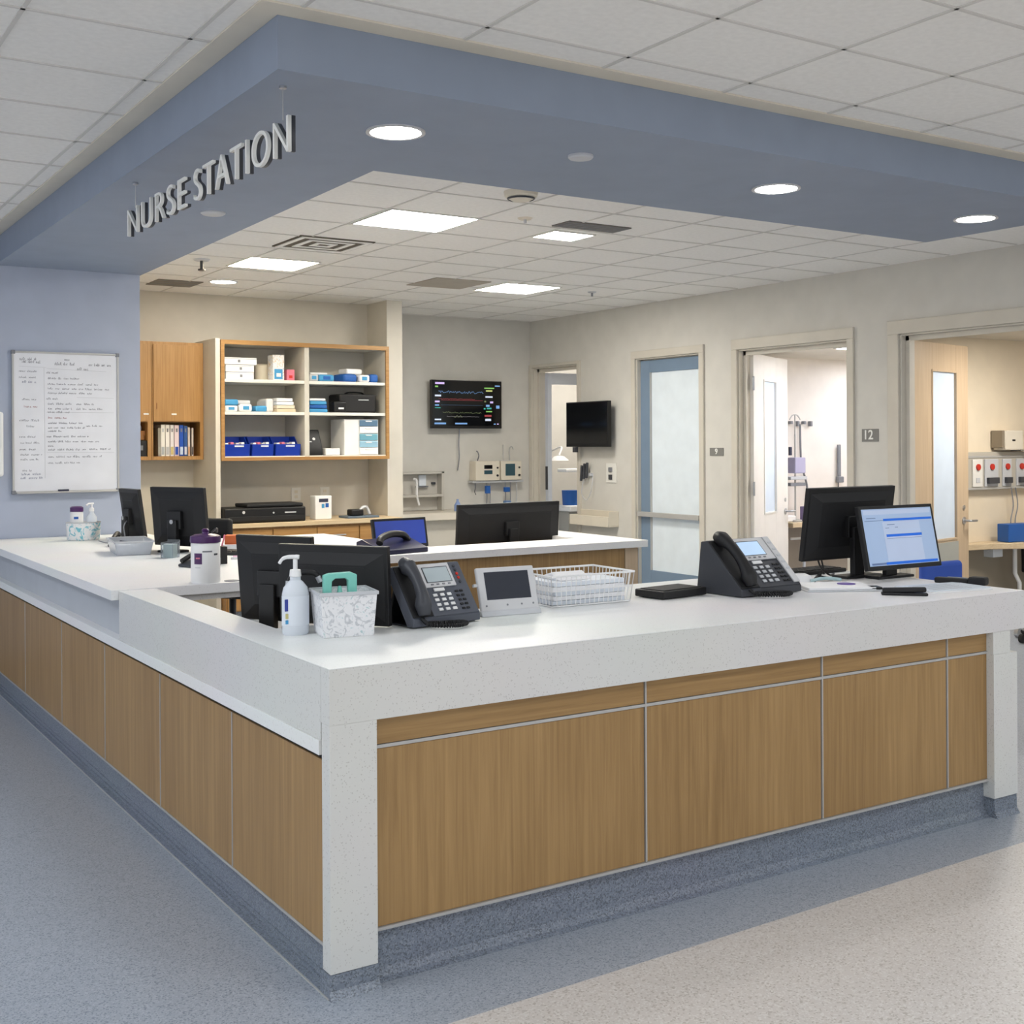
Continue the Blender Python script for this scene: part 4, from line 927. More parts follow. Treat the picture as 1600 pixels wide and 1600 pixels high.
t = thing('tissue_basket', 'oval teal leaf patterned basket holding bottles by the whiteboard wall', 'basket', (0.515, 4.82, ZD))
b = MB(); b.lathe([(0, 0), (0.090, 0), (0.098, 0.006), (0.103, 0.112), (0.098, 0.112), (0.093, 0.01), (0, 0.008)], 40, sy=0.72); b.build('basket_body', TEALPAT, t)
MB().lathe([(0.104, 0.105), (0.106, 0.112), (0.098, 0.1125), (0.097, 0.105)], 40, sy=0.72).build('rim', LGREY, t)
t = thing('wipes_canister', 'small canister with a purple lid standing in the teal patterned basket', 'canister', (0.475, 4.80, ZD + 0.0105)); t.location = (0.478, 4.83, ZD + 0.0105)
MB().lathe([(0, 0), (0.038, 0), (0.038, 0.155), (0.034, 0.165), (0, 0.165)], 24).build('canister_body', WHITEP, t); MB().lathe([(0, 0.1652), (0.040, 0.1652), (0.040, 0.19), (0.03, 0.197), (0, 0.199)], 24).build('purple_lid', PURPLE, t)
on_cyl('blue_print', 0.0388, ca - R(20), ca + R(20), 0.12, 0.135, BLUED, t)
t = thing('pump_bottle', 'clear pump bottle standing in the teal patterned basket', 'bottle', (0.56, 4.80, ZD + 0.0105))
MB().lathe([(0, 0), (0.03, 0), (0.032, 0.01), (0.032, 0.13), (0.014, 0.155), (0.014, 0.165), (0, 0.165)], 24).build('bottle_body', GEL, t)
MB().lathe([(0, 0.1652), (0.015, 0.1652), (0.015, 0.185), (0.006, 0.19), (0.006, 0.21), (0, 0.21)], 18).build('collar', WHITEP, t); MB().tube([(0.012, 0, 0.213), (-0.02, -0.01, 0.213), (-0.035, -0.015, 0.203)], 0.006, n=8).build('pump_nozzle', WHITEP, t)
def small_phone(x, y, z, rz, label, s=1.0):
    t = thing('desk_phone', label, 'telephone', (x, y, z), rz)
    b = MB(0.005, 2, True); b.prismx([(-0.1 * s, 0), (0.1 * s, 0), (0.1 * s, 0.055 * s), (0.06 * s, 0.06 * s), (-0.1 * s, 0.018 * s)], -0.08 * s, 0.1 * s); b.build('phone_body', DGREY, t)
    MB().tube(spline([(-0.055 * s, -0.09 * s, 0.035 * s), (-0.055 * s, -0.03 * s, 0.062 * s), (-0.055 * s, 0.04 * s, 0.082 * s), (-0.055 * s, 0.09 * s, 0.07 * s)]), 0.016 * s, n=10).build('handset', BLACK, t)
    MB(0.001).box(0.0, 0.08 * s, -0.07 * s, 0.0, 0.024 * s, 0.034 * s, Matrix.Rotation(R(12), 4, 'X')).build('keypad', BLACKM, t)
    return t
small_phone(0.60, 4.22, ZD, R(-30), 'black desk phone beside the clear plastic basket', 0.85)
small_phone(0.575, 2.80, ZD, R(-70), 'low black desk phone left of the tall wipes canister', 0.75)
t = thing('monitor_cable', 'grey cable looping from the sideways monitor down to the desk', 'cable', (0.66, 4.5, ZD)); MB().tube(spline([(0.06, 0.10, 0.12), (0.02, 0.02, 0.09), (0.0, -0.08, 0.03), (-0.04, -0.12, 0.004), (-0.10, -0.05, 0.004), (-0.12, 0.05, 0.01)]), 0.0035, n=6).build('cable', GREYTXT, t)
# clear basket
t = thing('plastic_basket', 'clear frosted plastic tray basket on the left desk', 'basket', (0.50, 3.72, ZD), R(82))
b = MB(0.0015); taper_box(b, 0.155, 0.085, 0.17, 0.10, 0.075, 0.003); b.build('basket_body', mat('frosted_clear_plastic', (236, 240, 246), 0.2, trans=0.6, ior=1.15), t)
MB(0.0015).box(-0.174, 0.174, -0.104, -0.098, 0.068, 0.077).box(-0.174, 0.174, 0.098, 0.104, 0.068, 0.077).box(-0.174, -0.168, -0.098, 0.098, 0.068, 0.077).box(0.168, 0.174, -0.098, 0.098, 0.068, 0.077).build('rim', LGREY, t)
t = thing('paper_stack', 'papers and pens lying inside the clear plastic basket', 'papers', (0.50, 3.72, ZD + 0.004), R(82))
MB(0.002).box(-0.13, 0.12, -0.06, 0.07, 0.0, 0.05).build('sheets', PAPER, t); MB().tube([(-0.1, -0.02, 0.056), (0.08, 0.04, 0.056)], 0.005, n=8).build('pen', INKM, t)
t = thing('card_holder', 'small clear card holder beside the clear plastic basket', 'card holder', (0.60, 3.33, ZD), R(-50))
MB(0.001).box(-0.035, 0.035, -0.035, -0.030, 0, 0.075).box(-0.035, 0.035, 0.030, 0.035, 0, 0.09).box(-0.035, -0.031, -0.03, 0.03, 0, 0.08).box(0.031, 0.035, -0.03, 0.03, 0, 0.08).build('clear_walls', GLASSC, t)
MB(0.001).box(-0.028, 0.028, -0.02, 0.02, 0.0, 0.07).build('cards', mat('pale_green_card', (198, 212, 204), 0.7), t)
t = thing('keyboard', 'black keyboard in front of the left desk monitor', 'keyboard', (0.93, 3.33, ZD), R(-57))
MB(0.003).box(-0.20, 0.20, -0.07, 0.07, 0, 0.018).build('keyboard_case', BLACK, t); b = MB()
for i in range(13):
    for j in range(4): b.box(-0.19 + i * 0.029, -0.19 + i * 0.029 + 0.024, -0.055 + j * 0.028, -0.055 + j * 0.028 + 0.022, 0.0182, 0.022)
b.build('keycaps', BLACKM, t)
t = thing('pen_pot', 'black pen cup right of the tall wipes canister', 'pen cup', (0.70, 2.86, ZD)); MB(0.003).box(-0.03, 0.03, -0.03, 0.03, 0, 0.085).build('cup', BLACK, t)
for k, (dx, mm) in enumerate(((-0.01, WHITEP), (0.012, PINK))): MB().tube([(dx, 0, 0.086), (dx * 2.5, 0.01, 0.14)], 0.004, n=6).build('pen', mm, t)
t = thing('snack_box', 'small orange and white box on the left desk', 'box', (1.02, 3.55, ZD), R(-30)); MB(0.004).box(-0.045, 0.045, -0.03, 0.03, 0, 0.085).build('box_body', ORANGE, t); MB(0.002).box(-0.06, 0.06, -0.05, -0.0302, 0, 0.035).build('white_wrap', PAPER, t)
t = thing('notepad', 'lilac and white notepad near the orange box', 'notepad', (0.90, 3.05, ZD), R(-20)); MB(0.002).box(-0.07, 0.07, -0.05, 0.05, 0, 0.012).build('pad', PAPER, t); MB(0.001).box(-0.06, 0.0, -0.04, 0.03, 0.0122, 0.014).build('lilac_note', mat('lilac_paper', (206, 160, 190), 0.7), t)
MB_h = thing('cable_bundle', 'black cables hanging beside the stand of the left desk monitor', 'cables', (0.86, 3.60, ZD))
MB().tube(spline([(0.0, 0, 0.005), (0.02, 0.03, 0.05), (0.07, 0.03, 0.12)]), 0.008, n=8).build('cable', BLACK, MB_h); MB().tube(spline([(0.05, 0, 0.10), (0.08, 0, 0.12), (0.09, 0.02, 0.10)]), 0.006, n=8).build('cable', DGREY, MB_h)

# chairs
def chair(x, y, rz, seat, back, fabric, label, wb=0.4, arms=False):
    t = thing('office_chair', label, 'chair', (x, y, 0), rz)
    b = MB()
    for k in range(5):
        a = 2 * PI * k / 5; b.tube([(0, 0, 0.10), (0.26 * math.cos(a), 0.26 * math.sin(a), 0.065)], [0.024, 0.014], n=8)
    b.build('star_base', BLACK, t)
    for k in range(5):
        a = 2 * PI * k / 5; MB().cyl(0, 0, -0.012, 0.012, 0.026, n=14, M=axes((0.26 * math.cos(a), 0.26 * math.sin(a), 0.027), (1, 0, 0), (0, 0, 1), (0, 1, 0))).build('caster', BLACK, t)
    MB().cyl(0, 0, 0.09, seat - 0.04, 0.024, n=16).build('gas_post', DGREY, t)
    MB(0.025, 3, True).box(-0.23, 0.23, -0.22, 0.22, seat - 0.04, seat + 0.03).build('seat', fabric, t)
    MB().tube(spline([(0, 0.18, seat - 0.02), (0, 0.27, seat + 0.02), (0, 0.27, seat + 0.15)]), 0.018, n=8).build('back_bracket', BLACK, t)
    MB(0.03, 4, True).box(-wb / 2, wb / 2, 0.22, 0.265, seat + 0.08, back).build('backrest', fabric, t)
    if arms:
        for sx_ in (-1, 1): MB(0.012, 2, True).box(sx_ * 0.29 - 0.03, sx_ * 0.29 + 0.03, -0.12, 0.12, seat + 0.08, seat + 0.115).box(sx_ * 0.29 - 0.015, sx_ * 0.29 + 0.015, -0.03, 0.03, seat - 0.02, seat + 0.078).build('armrest', BLACK, t)
    return t
chair(3.71, 1.22, R(180), 0.46, 0.855, BLUEC, 'blue office chair whose backrest shows behind the right end of the counter', 0.30)
chair(1.55, 5.05, R(125), 0.47, 0.965, BLACKM, 'dark grey office chair behind the left desk', 0.34)

# ================================================================== SIGN, WHITEBOARD, WALL THINGS
t = thing('hanging_sign', 'white NURSE STATION letters hanging under the blue bulkhead', 'sign', (0.16, 2.463, 2.363))
# letters face -x, reading direction -y
Ms = axes((0, 0, 0), (0, -1, 0), (0, 0, 1), (-1, 0, 0))
WB = 1.83; WORDS = (0.802, 0.905, 1.829)
q = text('lettering', 'NURSE STATION', 0.158, 0.012, SIGNT, None, Matrix.Identity(4), 1.0, 'LEFT', -0.0022, 1.12)
xs = [v.co.x for v in q.data.vertices]; ys = [v.co.y for v in q.data.vertices]
x_lo, y_lo = min(xs), min(ys); sx = WB / (max(xs) - x_lo); sy = 0.116 / (max(ys) - y_lo)
iv = sorted((min(q.data.vertices[i].co.x for i in p.vertices), max(q.data.vertices[i].co.x for i in p.vertices)) for p in q.data.polygons)
reach, best, cut = iv[0][1], 0, 0
for a_, b_ in iv:
    if a_ - reach > best: best, cut = a_ - reach, (a_ + reach) / 2
    reach = max(reach, b_)
for side in (0, 1):
    for nm, mm, dx in (('lettering', SIGNT, 0.0), ('letter_shadow_backing', DGREY, 0.0135)):  # dark backing copy, set back to stand in for the letters' shadow
        bm = bmesh.new(); bm.from_mesh(q.data)
        bmesh.ops.delete(bm, geom=[v for v in bm.verts if (v.co.x > cut) != bool(side)], context='VERTS')
        wx = [v.co.x for v in bm.verts]; a_, b_ = ((0.0, WORDS[0]), (WORDS[1], WORDS[2]))[side]
        kx = (b_ - a_) / (max(wx) - min(wx))
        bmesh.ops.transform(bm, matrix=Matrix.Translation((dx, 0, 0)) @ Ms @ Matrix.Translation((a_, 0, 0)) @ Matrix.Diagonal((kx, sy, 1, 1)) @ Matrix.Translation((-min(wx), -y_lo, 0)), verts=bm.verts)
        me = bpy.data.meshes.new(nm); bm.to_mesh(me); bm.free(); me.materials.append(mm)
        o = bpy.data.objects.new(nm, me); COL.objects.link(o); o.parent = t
bpy.data.objects.remove(q)
for yy, z0 in ((-0.11, 0.11), (-1.775, 0.11)):
    b = MB(); b.cyl(0, yy, z0, SOF - 2.363, 0.0022, n=8); b.cyl(0, yy, SOF - 2.363 - 0.008, SOF - 2.363, 0.012, n=14); b.build('suspension_rod', METAL, t)

t = thing('whiteboard', 'whiteboard covered in handwritten assignments on the blue wall', 'whiteboard', (0.17, 5.198, 1.148))
bw, bh = 0.66, 0.90
MB().box(0.008, bw - 0.008, -0.012, 0, 0.008, bh - 0.008).build('board', BOARD, t)
b = MB(0.002); b.box(0, 0.012, -0.02, 0, 0, bh); b.box(bw - 0.012, bw, -0.02, 0, 0, bh); b.box(0.012, bw - 0.012, -0.02, 0, bh - 0.012, bh); b.box(0.012, bw - 0.012, -0.02, 0, 0, 0.014)
b.build('frame', ALU, t)
MB(0.002).box(0.02, bw - 0.02, -0.055, -0.02, 0.0, 0.01).build('tray', ALU, t)
MB(0.002).box(0.27, 0.335, -0.05, -0.03, 0.0102, 0.022).build('marker_pen', INKM, t)
MB(0.003).box(-0.004, 0.02, -0.022, 0.0, bh - 0.02, bh + 0.004).box(bw - 0.02, bw + 0.004, -0.022, 0, bh - 0.02, bh + 0.004).box(-0.004, 0.02, -0.022, 0, -0.004, 0.02).box(bw - 0.02, bw + 0.004, -0.022, 0, -0.004, 0.02).build('corner_cap', GREYTXT, t)
def scribble(b, x0, x1, z, h):
    """unreadable handwriting: words of short pen strokes"""
    x = x0
    while x < x1:
        wl = rnd.uniform(0.02, 0.055); xe = min(x + wl, x1)
        while x < xe:
            hh_ = h * rnd.choice((0.55, 0.6, 0.65, 1.0)); s_ = rnd.uniform(-0.002, 0.003)
            b.prism([(x, z), (x + 0.0016, z), (x + 0.0016 + s_, z + hh_), (x + s_, z + hh_)], 0, 0.0006, Mw)
            if rnd.random() < 0.75:
                zz = z + rnd.choice((0, hh_ * 0.5, hh_ - 0.0016)); b.prism([(x, zz), (x + 0.005, zz), (x + 0.005, zz + 0.0015), (x, zz + 0.0015)], 0, 0.0006, Mw)
            x += rnd.uniform(0.0042, 0.0065)
        x += rnd.uniform(0.008, 0.016)
Mw = axes((0, -0.0121, 0), (1, 0, 0), (0, 0, 1), (0, -1, 0))
SCX = 0.66 / 1130.0; SCZ = 0.90 / 1480.0
def bx_(px): return (px - 45) * SCX
def bz_(py): return 0.90 - (py - 55) * SCZ
head = MB(); black = MB(); redl = MB(); blue = MB()
for a, c, yy in ((125, 295, 150), (150, 335, 178), (590, 640, 145), (488, 700, 192), (850, 1095, 192), (725, 835, 240)): scribble(head, bx_(a), bx_(c), bz_(yy), 0.018)
rows = [(120, 320, 272), (400, 520, 282), (120, 290, 335), (415, 765, 340), (415, 965, 400), (415, 1065, 448), (415, 880, 495), (150, 290, 565), (400, 515, 555), (415, 670, 608), (715, 900, 608), (415, 665, 660), (715, 990, 660), (415, 640, 695),
        (120, 320, 785), (415, 780, 810), (415, 800, 860), (820, 990, 840), (195, 280, 845), (415, 560, 895), (120, 300, 955), (400, 840, 952), (130, 320, 1018), (415, 950, 1005), (415, 490, 1050), (120, 305, 1085), (415, 810, 1090), (850, 1075, 1088),
        (130, 350, 1140), (415, 985, 1165), (130, 315, 1190), (415, 745, 1228), (150, 240, 1305)]
for a, c, yy in rows: scribble(black, bx_(a), bx_(c), bz_(yy), 0.012)
for a, c, yy in ((415, 605, 755), (170, 300, 640)): scribble(redl, bx_(a), bx_(c), bz_(yy), 0.012)
for a, c, yy in ((150, 290, 385), (140, 350, 1345), (130, 350, 1385)): scribble(blue, bx_(a), bx_(c), bz_(yy), 0.015)
lines = MB()
lines.prism([(bx_(380), bz_(1380)), (bx_(384), bz_(1380)), (bx_(378), bz_(220)), (bx_(374), bz_(220))], 0, 0.0006, Mw)
for a, c, y1, y2 in ((120, 400, 215, 222), (400, 1040, 232, 250), (720, 1120, 530, 535), (400, 1120, 690, 690), (400, 1120, 1110, 1115)): lines.prism([(bx_(a), bz_(y1)), (bx_(c), bz_(y2)), (bx_(c), bz_(y2 - 3)), (bx_(a), bz_(y1 - 3))], 0, 0.0006, Mw)
head.build('heading_writing', INKM, t); black.build('handwriting', mat('faded_ink', (92, 94, 108), 0.7), t); redl.build('red_handwriting', INKR, t); blue.build('blue_handwriting', mat('blue_ink', (60, 76, 120), 0.7), t); lines.build('ruled_lines', LGREY, t)
t = thing('towel_dispenser', 'white towel dispenser at the left edge on the blue wall', 'dispenser', (-0.08, 5.2, 1.26)); MB(0.015, 3, True).box(-0.12, 0.155 + 0.03, -0.11, 0, 0, 0.40).build('dispenser_case', WHITEP, t)

# TV on the far wall
t = thing('wall_television', 'wall mounted screen showing coloured patient traces on black', 'television', (4.62, 7.80, 1.603), R(1.2))
tw, th = 0.845, 0.492
MB(0.004).box(0, tw, 0, 0.04, 0, th).build('bezel', BLACK, t); MB().box(0.3, 0.55, 0.0402, 0.11, 0.15, 0.35).build('wall_bracket', BLACK, t)
scr = MB().box(0.012, tw - 0.012, -0.001, -0.0002, 0.028, th - 0.012).build('screen', SCRBLK, t)
def em(name, rgb, s=0.45): return mat(name, rgb, 0.4, emit=s)
def tvb(nm, px0, px1, py0, py1, mm):   # in units of the picture of the screen
    X = lambda p: (p - 140) / 1250 * tw
    Zz = lambda p: th - (p - 165) / 850 * th
    MB().box(X(px0), X(px1), -0.0022, -0.0012, Zz(py1), Zz(py0)).build(nm, mm, scr)
E1 = em('trace_white', (196, 206, 226)); E2 = em('trace_blue', (110, 150, 200)); E3 = em('trace_green', (120, 176, 90)); E4 = em('trace_red', (130, 52, 56), .6); E5 = em('trace_teal', (54, 150, 140)); E6 = em('trace_dimblue', (22, 34, 60), .4); E7 = em('trace_lilac', (190, 170, 220)); E8 = em('trace_olive', (110, 120, 84), .5)
for a in ((200, 360, 205, 240, E7), (200, 250, 268, 295, E3), (195, 300, 425, 455, E1), (195, 275, 530, 560, E7), (195, 265, 595, 618, E2), (195, 290, 645, 660, E5), (190, 300, 845, 870, E1), (185, 385, 912, 942, E2), (545, 760, 915, 942, E2), (1265, 1355, 240, 262, E2),
          (1070, 1250, 282, 305, E3), (1100, 1215, 328, 352, em('trace_yellow', (190, 196, 120))), (1090, 1220, 435, 462, E1), (1070, 1100, 520, 545, E8), (1175, 1230, 528, 562, E7), (1100, 1165, 590, 625, E2), (1060, 1090, 650, 675, E5), (1115, 1200, 640, 668, E5), (1100, 1210, 700, 722, E3), (1075, 1200, 770, 805, E4), (1085, 1190, 840, 880, E1), (1285, 1345, 600, 655, E2), (1300, 1330, 925, 945, E7), (1240, 1275, 925, 945, E2), (300, 1040, 600, 606, em('trace_steel', (40, 62, 86), .5)), (300, 1040, 515, 520, E4)): tvb('screen_text', *a)
def wave(nm, y0, amp, x0, x1, mm, step=12):
    b = MB(); X = lambda p: (p - 140) / 1250 * tw; Zz = lambda p: th - (p - 165) / 850 * th
    P_ = []; x = x0; k = 0
    while x < x1: P_.append((X(x), -0.002, Zz(y0 + amp * rnd.uniform(-1, 1) + x * 0.01))); x += step; k += 1
    b.tube(P_, 0.0016, n=4); b.build(nm, mm, scr)
wave('trace_line', 370, 22, 260, 1060, E2); wave('trace_line', 490, 8, 260, 900, E4); wave('trace_line', 730, 14, 330, 1020, E8); wave('trace_line', 800, 26, 520, 680, E8, 30); wave('trace_line', 800, 6, 400, 980, em('trace_dim_grey', (120, 116, 120), .5))
MB().tube(spline([(4.96 - 4.62, 0.02, -0.002), (0.335, 0.03, -0.15), (0.345, 0.04, -0.30), (0.32, 0.03, -0.43)]), 0.006, n=6).build('power_cable', GREYTXT, t)
# second TV on bracket, right wall
t = thing('wall_television', 'blank black screen on a bracket beside the far corner doorway', 'television', (5.76, 7.07, 1.41), R(-90 - 2))
MB(0.004).box(0, 0.69, 0, 0.045, 0, 0.445).build('bezel', BLACK, t); MB().box(0.012, 0.678, -0.001, -0.0002, 0.03, 0.433).build('screen', SCRBLK, t); MB().box(0.29, 0.40, 0.0452, 0.11, 0.14, 0.30).build('wall_bracket', BLACK, t)
t.rotation_euler = (0, 0, R(-90)); 
MB(0.002).box(0.10, 0.15, 0.005, 0.04, -0.055, -0.002).build('sensor_box', DGREY, t)

# handwash unit on the far wall and its shelf
t = thing('handwash_unit', 'white wall mounted wash unit with a thin pipe behind the pier', 'sink unit', (4.05, 7.9, 0.775))
b = MB(0.003)
b.box(0.0, 0.70, -0.02, 0, 0, 0.39); b.box(0.0, 0.03, -0.12, -0.02, 0, 0.39); b.box(0.67, 0.70, -0.12, -0.02, 0, 0.39); b.box(0.0, 0.70, -0.12, -0.02, 0.37, 0.39); b.box(0.03, 0.67, -0.14, -0.02, 0.14, 0.165)
b.build('housing', mat('grey_white_unit', (196, 192, 184), 0.5), t)
MB().tube(spline([(0.36, -0.10, 0.32), (0.38, -0.13, 0.30), (0.38, -0.13, 0.16), (0.40, -0.14, 0.06)]), 0.012, n=8).build('supply_pipe', WHITEP, t)
MB(0.003).box(0.45, 0.53, -0.05, -0.021, 0.25, 0.36).build('soap_tray', LABELP, t); MB(0.002).box(0.42, 0.55, -0.06, -0.021, 0.235, 0.248).build('tray_shelf', GREYTXT, t)
MB(0.004).box(0.60, 0.64, -0.05, -0.021, 0.26, 0.285).build('dark_fitting', DGREY, t); MB(0.004).box(0.05, 0.09, -0.14, -0.021, 0.2, 0.36).build('grey_fitting', DGREY, t)
t = thing('side_shelf', 'cream counter shelf below the white wash unit', 'shelf', (3.90, 7.43, 0.70)); MB(0.004).box(0, 1.15, 0, 0.48, 0, 0.072).build('shelf_top', mat('cream_top', (222, 214, 200), 0.4), t)
MB(0.002).box(0, 1.1, 0.1, 0.48, -0.70, -0.001).build('shelf_support', WALLW, t)
t = thing('spray_bottle', 'small blue labelled bottle on the cream counter shelf', 'bottle', (4.80, 7.60, 0.7725)); MB().lathe([(0, 0), (0.035, 0), (0.035, 0.06), (0.012, 0.10), (0.012, 0.12), (0, 0.12)], 20).build('bottle_body', mat('blue_print_bottle', (128, 150, 196), 0.4), t)
# bedside monitors on the rear wall
def vital(x, z, wd, label, scr_spec):
    t = thing('bedside_monitor', label, 'medical monitor', (x, 7.905, z), 0, None)
    MB(0.006, 2).box(0, wd, -0.13, 0, 0, 0.20).build('case', CREAMP, t)
    for a in scr_spec: MB(0.002).box(a[0], a[1], -0.1325, -0.1302, a[2], a[3]).build('screen', SCRBLK if a[4] else mat('teal_screen', (40, 66, 74), 0.2, emit=0.2), t)
    MB().cyl(0, 0, 0, 0.01, 0.012, n=12, M=axes((wd - 0.03, -0.1302, 0.05), (1, 0, 0), (0, 0, 1), (0, -1, 0))).build('knob', BLACK, t); MB().cyl(0, 0, 0, 0.01, 0.010, n=12, M=axes((wd - 0.03, -0.1302, 0.13), (1, 0, 0), (0, 0, 1), (0, -1, 0))).build('knob', BLACK, t)
    return t
vital(5.12, 1.065, 0.29, 'cream wall monitor with two small stacked screens', ((0.10, 0.20, 0.12, 0.16, True), (0.10, 0.20, 0.065, 0.105, False)))
vital(5.43, 1.065, 0.25, 'cream wall monitor with one dark screen, nearest the corner', ((0.05, 0.17, 0.045, 0.17, False),))
MBt = thing('monitor_rail', 'pale rail under the two cream wall monitors with hanging tubes', 'rail', (5.1, 7.9, 1.04)); MB(0.003).box(0, 0.62, -0.10, 0, 0, 0.022).build('rail', LGREY, MBt)
for k, (dx, mm, l) in enumerate(((0.03, DGREY, 0.12), (0.17, GREYTXT, 0.35), (0.21, GREYTXT, 0.38), (0.40, GREYTXT, 0.34), (0.46, GREYTXT, 0.36), (0.54, LGREY, 0.32))): MB().tube(spline([(dx, -0.09, 0.0), (dx + 0.006, -0.085, -l * 0.4), (dx - 0.004, -0.09, -l * 0.75), (dx + 0.015, -0.08, -l)]), 0.0045, n=6).build('hanging_tube', mm, MBt)
MB(0.005).box(0.15, 0.20, -0.12, -0.08, -0.11, -0.03).build('blue_regulator', BLUED, MBt); MB(0.005).box(0.38, 0.44, -0.12, -0.08, -0.10, -0.05).build('blue_clamp', BLUED, MBt); MB(0.01, 2, True).box(0.38, 0.45, -0.13, -0.07, -0.26, -0.19).build('blue_bulb', mat('steel_blue_plastic', (96, 124, 166), 0.4), MBt)
t = thing('drip_bracket', 'thin pole with hooks above the right cream wall monitor', 'bracket', (5.5, 7.9, 1.265)); MB().tube([(0, -0.05, 0), (0, -0.05, 0.17)], 0.006, n=8).build('pole', ALU, t); MB().tube(spline([(0.08, -0.05, 0.0), (0.08, -0.05, 0.12), (0.10, -0.06, 0.15), (0.12, -0.06, 0.12)]), 0.006, n=8).build('hook', ALU, t); MB(0.002).box(-0.02, 0.12, -0.06, 0, -0.004, 0.004).build('bracket_plate', LGREY, t)
t = thing('bracket_hook', 'small metal hook above the left cream wall monitor', 'hook', (5.22, 7.91, 1.27)); MB().tube(spline([(0, 0, 0), (0, -0.03, 0.05), (-0.02, -0.04, 0.09), (-0.03, -0.03, 0.10)]), 0.006, n=8).build('hook', GREYTXT, t)

# right wall fittings: local x runs along -y, facing -x
def rwall(name, label, cat, y, z): return thing(name, label, cat, (RX - 0.001, y, z), R(-90))
def sign(y, z, wd, ht, body, label, tsx):
    t = rwall('room_sign', label, 'sign', y, z)
    MB(0.002).box(0, wd, -0.006, 0, 0, ht).build('plate', SIGNM, t)
    q = text('numerals', body, ht * 0.86, 0.002, SIGNT, t, Matrix.Identity(4), 1.0, 'LEFT', 0.0012, 1.0)
    xs = [v.co.x for v in q.data.vertices]; ys = [v.co.y for v in q.data.vertices]
    s_ = ht * 0.74 / (max(ys) - min(ys))
    q.data.transform(axes((wd * tsx, -0.0072, ht * 0.18), (1, 0, 0), (0, 0, 1), (0, -1, 0)) @ Matrix.Diagonal((s_, s_, 1, 1)) @ Matrix.Translation((-(min(xs) + max(xs)) / 2, -min(ys), 0)))
sign(3.375, 1.447, 0.157, 0.096, '12', 'grey room sign reading 12', 0.45)
sign(5.075, 1.332, 0.172, 0.068, '9', 'small grey room sign reading 9', 0.5)
t = rwall('stethoscope_rack', 'dark instrument handles with cords hanging on the right wall', 'instrument rack', 6.96, 1.10)
MB(0.003).box(0.02, 0.16, -0.03, 0, 0.02, 0.05).build('rack_plate', LGREY, t)
for dx, dz in ((0.03, 0.0), (0.075, 0.02), (0.12, 0.03)): MB().tube(spline([(dx, -0.05, dz - 0.03), (dx + 0.01, -0.05, dz + 0.05), (dx + 0.03, -0.06, dz + 0.12)]), 0.014, n=10).build('handle', DGREY, t)
MB().tube(spline([(0.08, -0.05, 0.0), (0.04, -0.05, -0.15), (0.12, -0.05, -0.22), (0.2, -0.05, -0.12), (0.22, -0.04, 0.05)]), 0.004, n=6).build('cord', LGREY, t)
t = rwall('wall_outlet', 'white gas outlet plate right of the instrument handles', 'outlet', 6.57, 1.06); MB(0.002).box(0, 0.16, -0.008, 0, 0, 0.19).build('plate', WHITEM, t); MB(0.003).box(0.05, 0.10, -0.02, -0.008, 0.03, 0.08).build('socket', DGREY, t); MB(0.003).box(0.05, 0.10, -0.02, -0.008, 0.105, 0.15).build('socket', GREYTXT, t)
t = rwall('wall_tray', 'cream tray box fixed low on the right wall', 'tray', 7.02, 0.635); b = MB(0.004); b.box(0, 0.64, -0.13, -0.12, 0, 0.10); b.box(0, 0.64, -0.12, 0, 0, 0.01); b.box(0, 0.01, -0.12, 0, 0.01, 0.10); b.box(0.63, 0.64, -0.12, 0, 0.01, 0.15); b.box(0.01, 0.63, -0.01, 0, 0.01, 0.15); b.build('tray_body', CREAMP, t)

# ================================================================== BEYOND THE DOORWAYS
LITR = mat('room_lamp_diffuser', (255, 248, 238), 0.5, emit=26.0)
LITRC = mat('cool_room_lamp_diffuser', (240, 244, 255), 0.5, emit=19.0)
def room_light(x, y, z, s, label, m_=None):
    t = thing('ceiling_light', label, 'ceiling light', (x, y, z)); MB(0.002).box(-s - .02, s + .02, -s - .02, s + .02, -0.012, 0).build('frame', WHITEM, t); MB().box(-s, s, -s, s, -0.015, -0.0122).build('diffuser', m_ or LITR, t)
room_light(7.15, 2.35, 2.309, 0.28, 'square ceiling light inside the nearest patient room')
room_light(8.3, 4.85, 2.261, 0.22, 'square ceiling light deep inside the bright middle room', LITRC)
room_light(7.0, 4.10, 2.261, 0.28, 'square ceiling light near the doorway of the bright middle room', LITRC)
room_light(7.3, 8.2, 2.749, 0.28, 'ceiling light inside the far corner room')
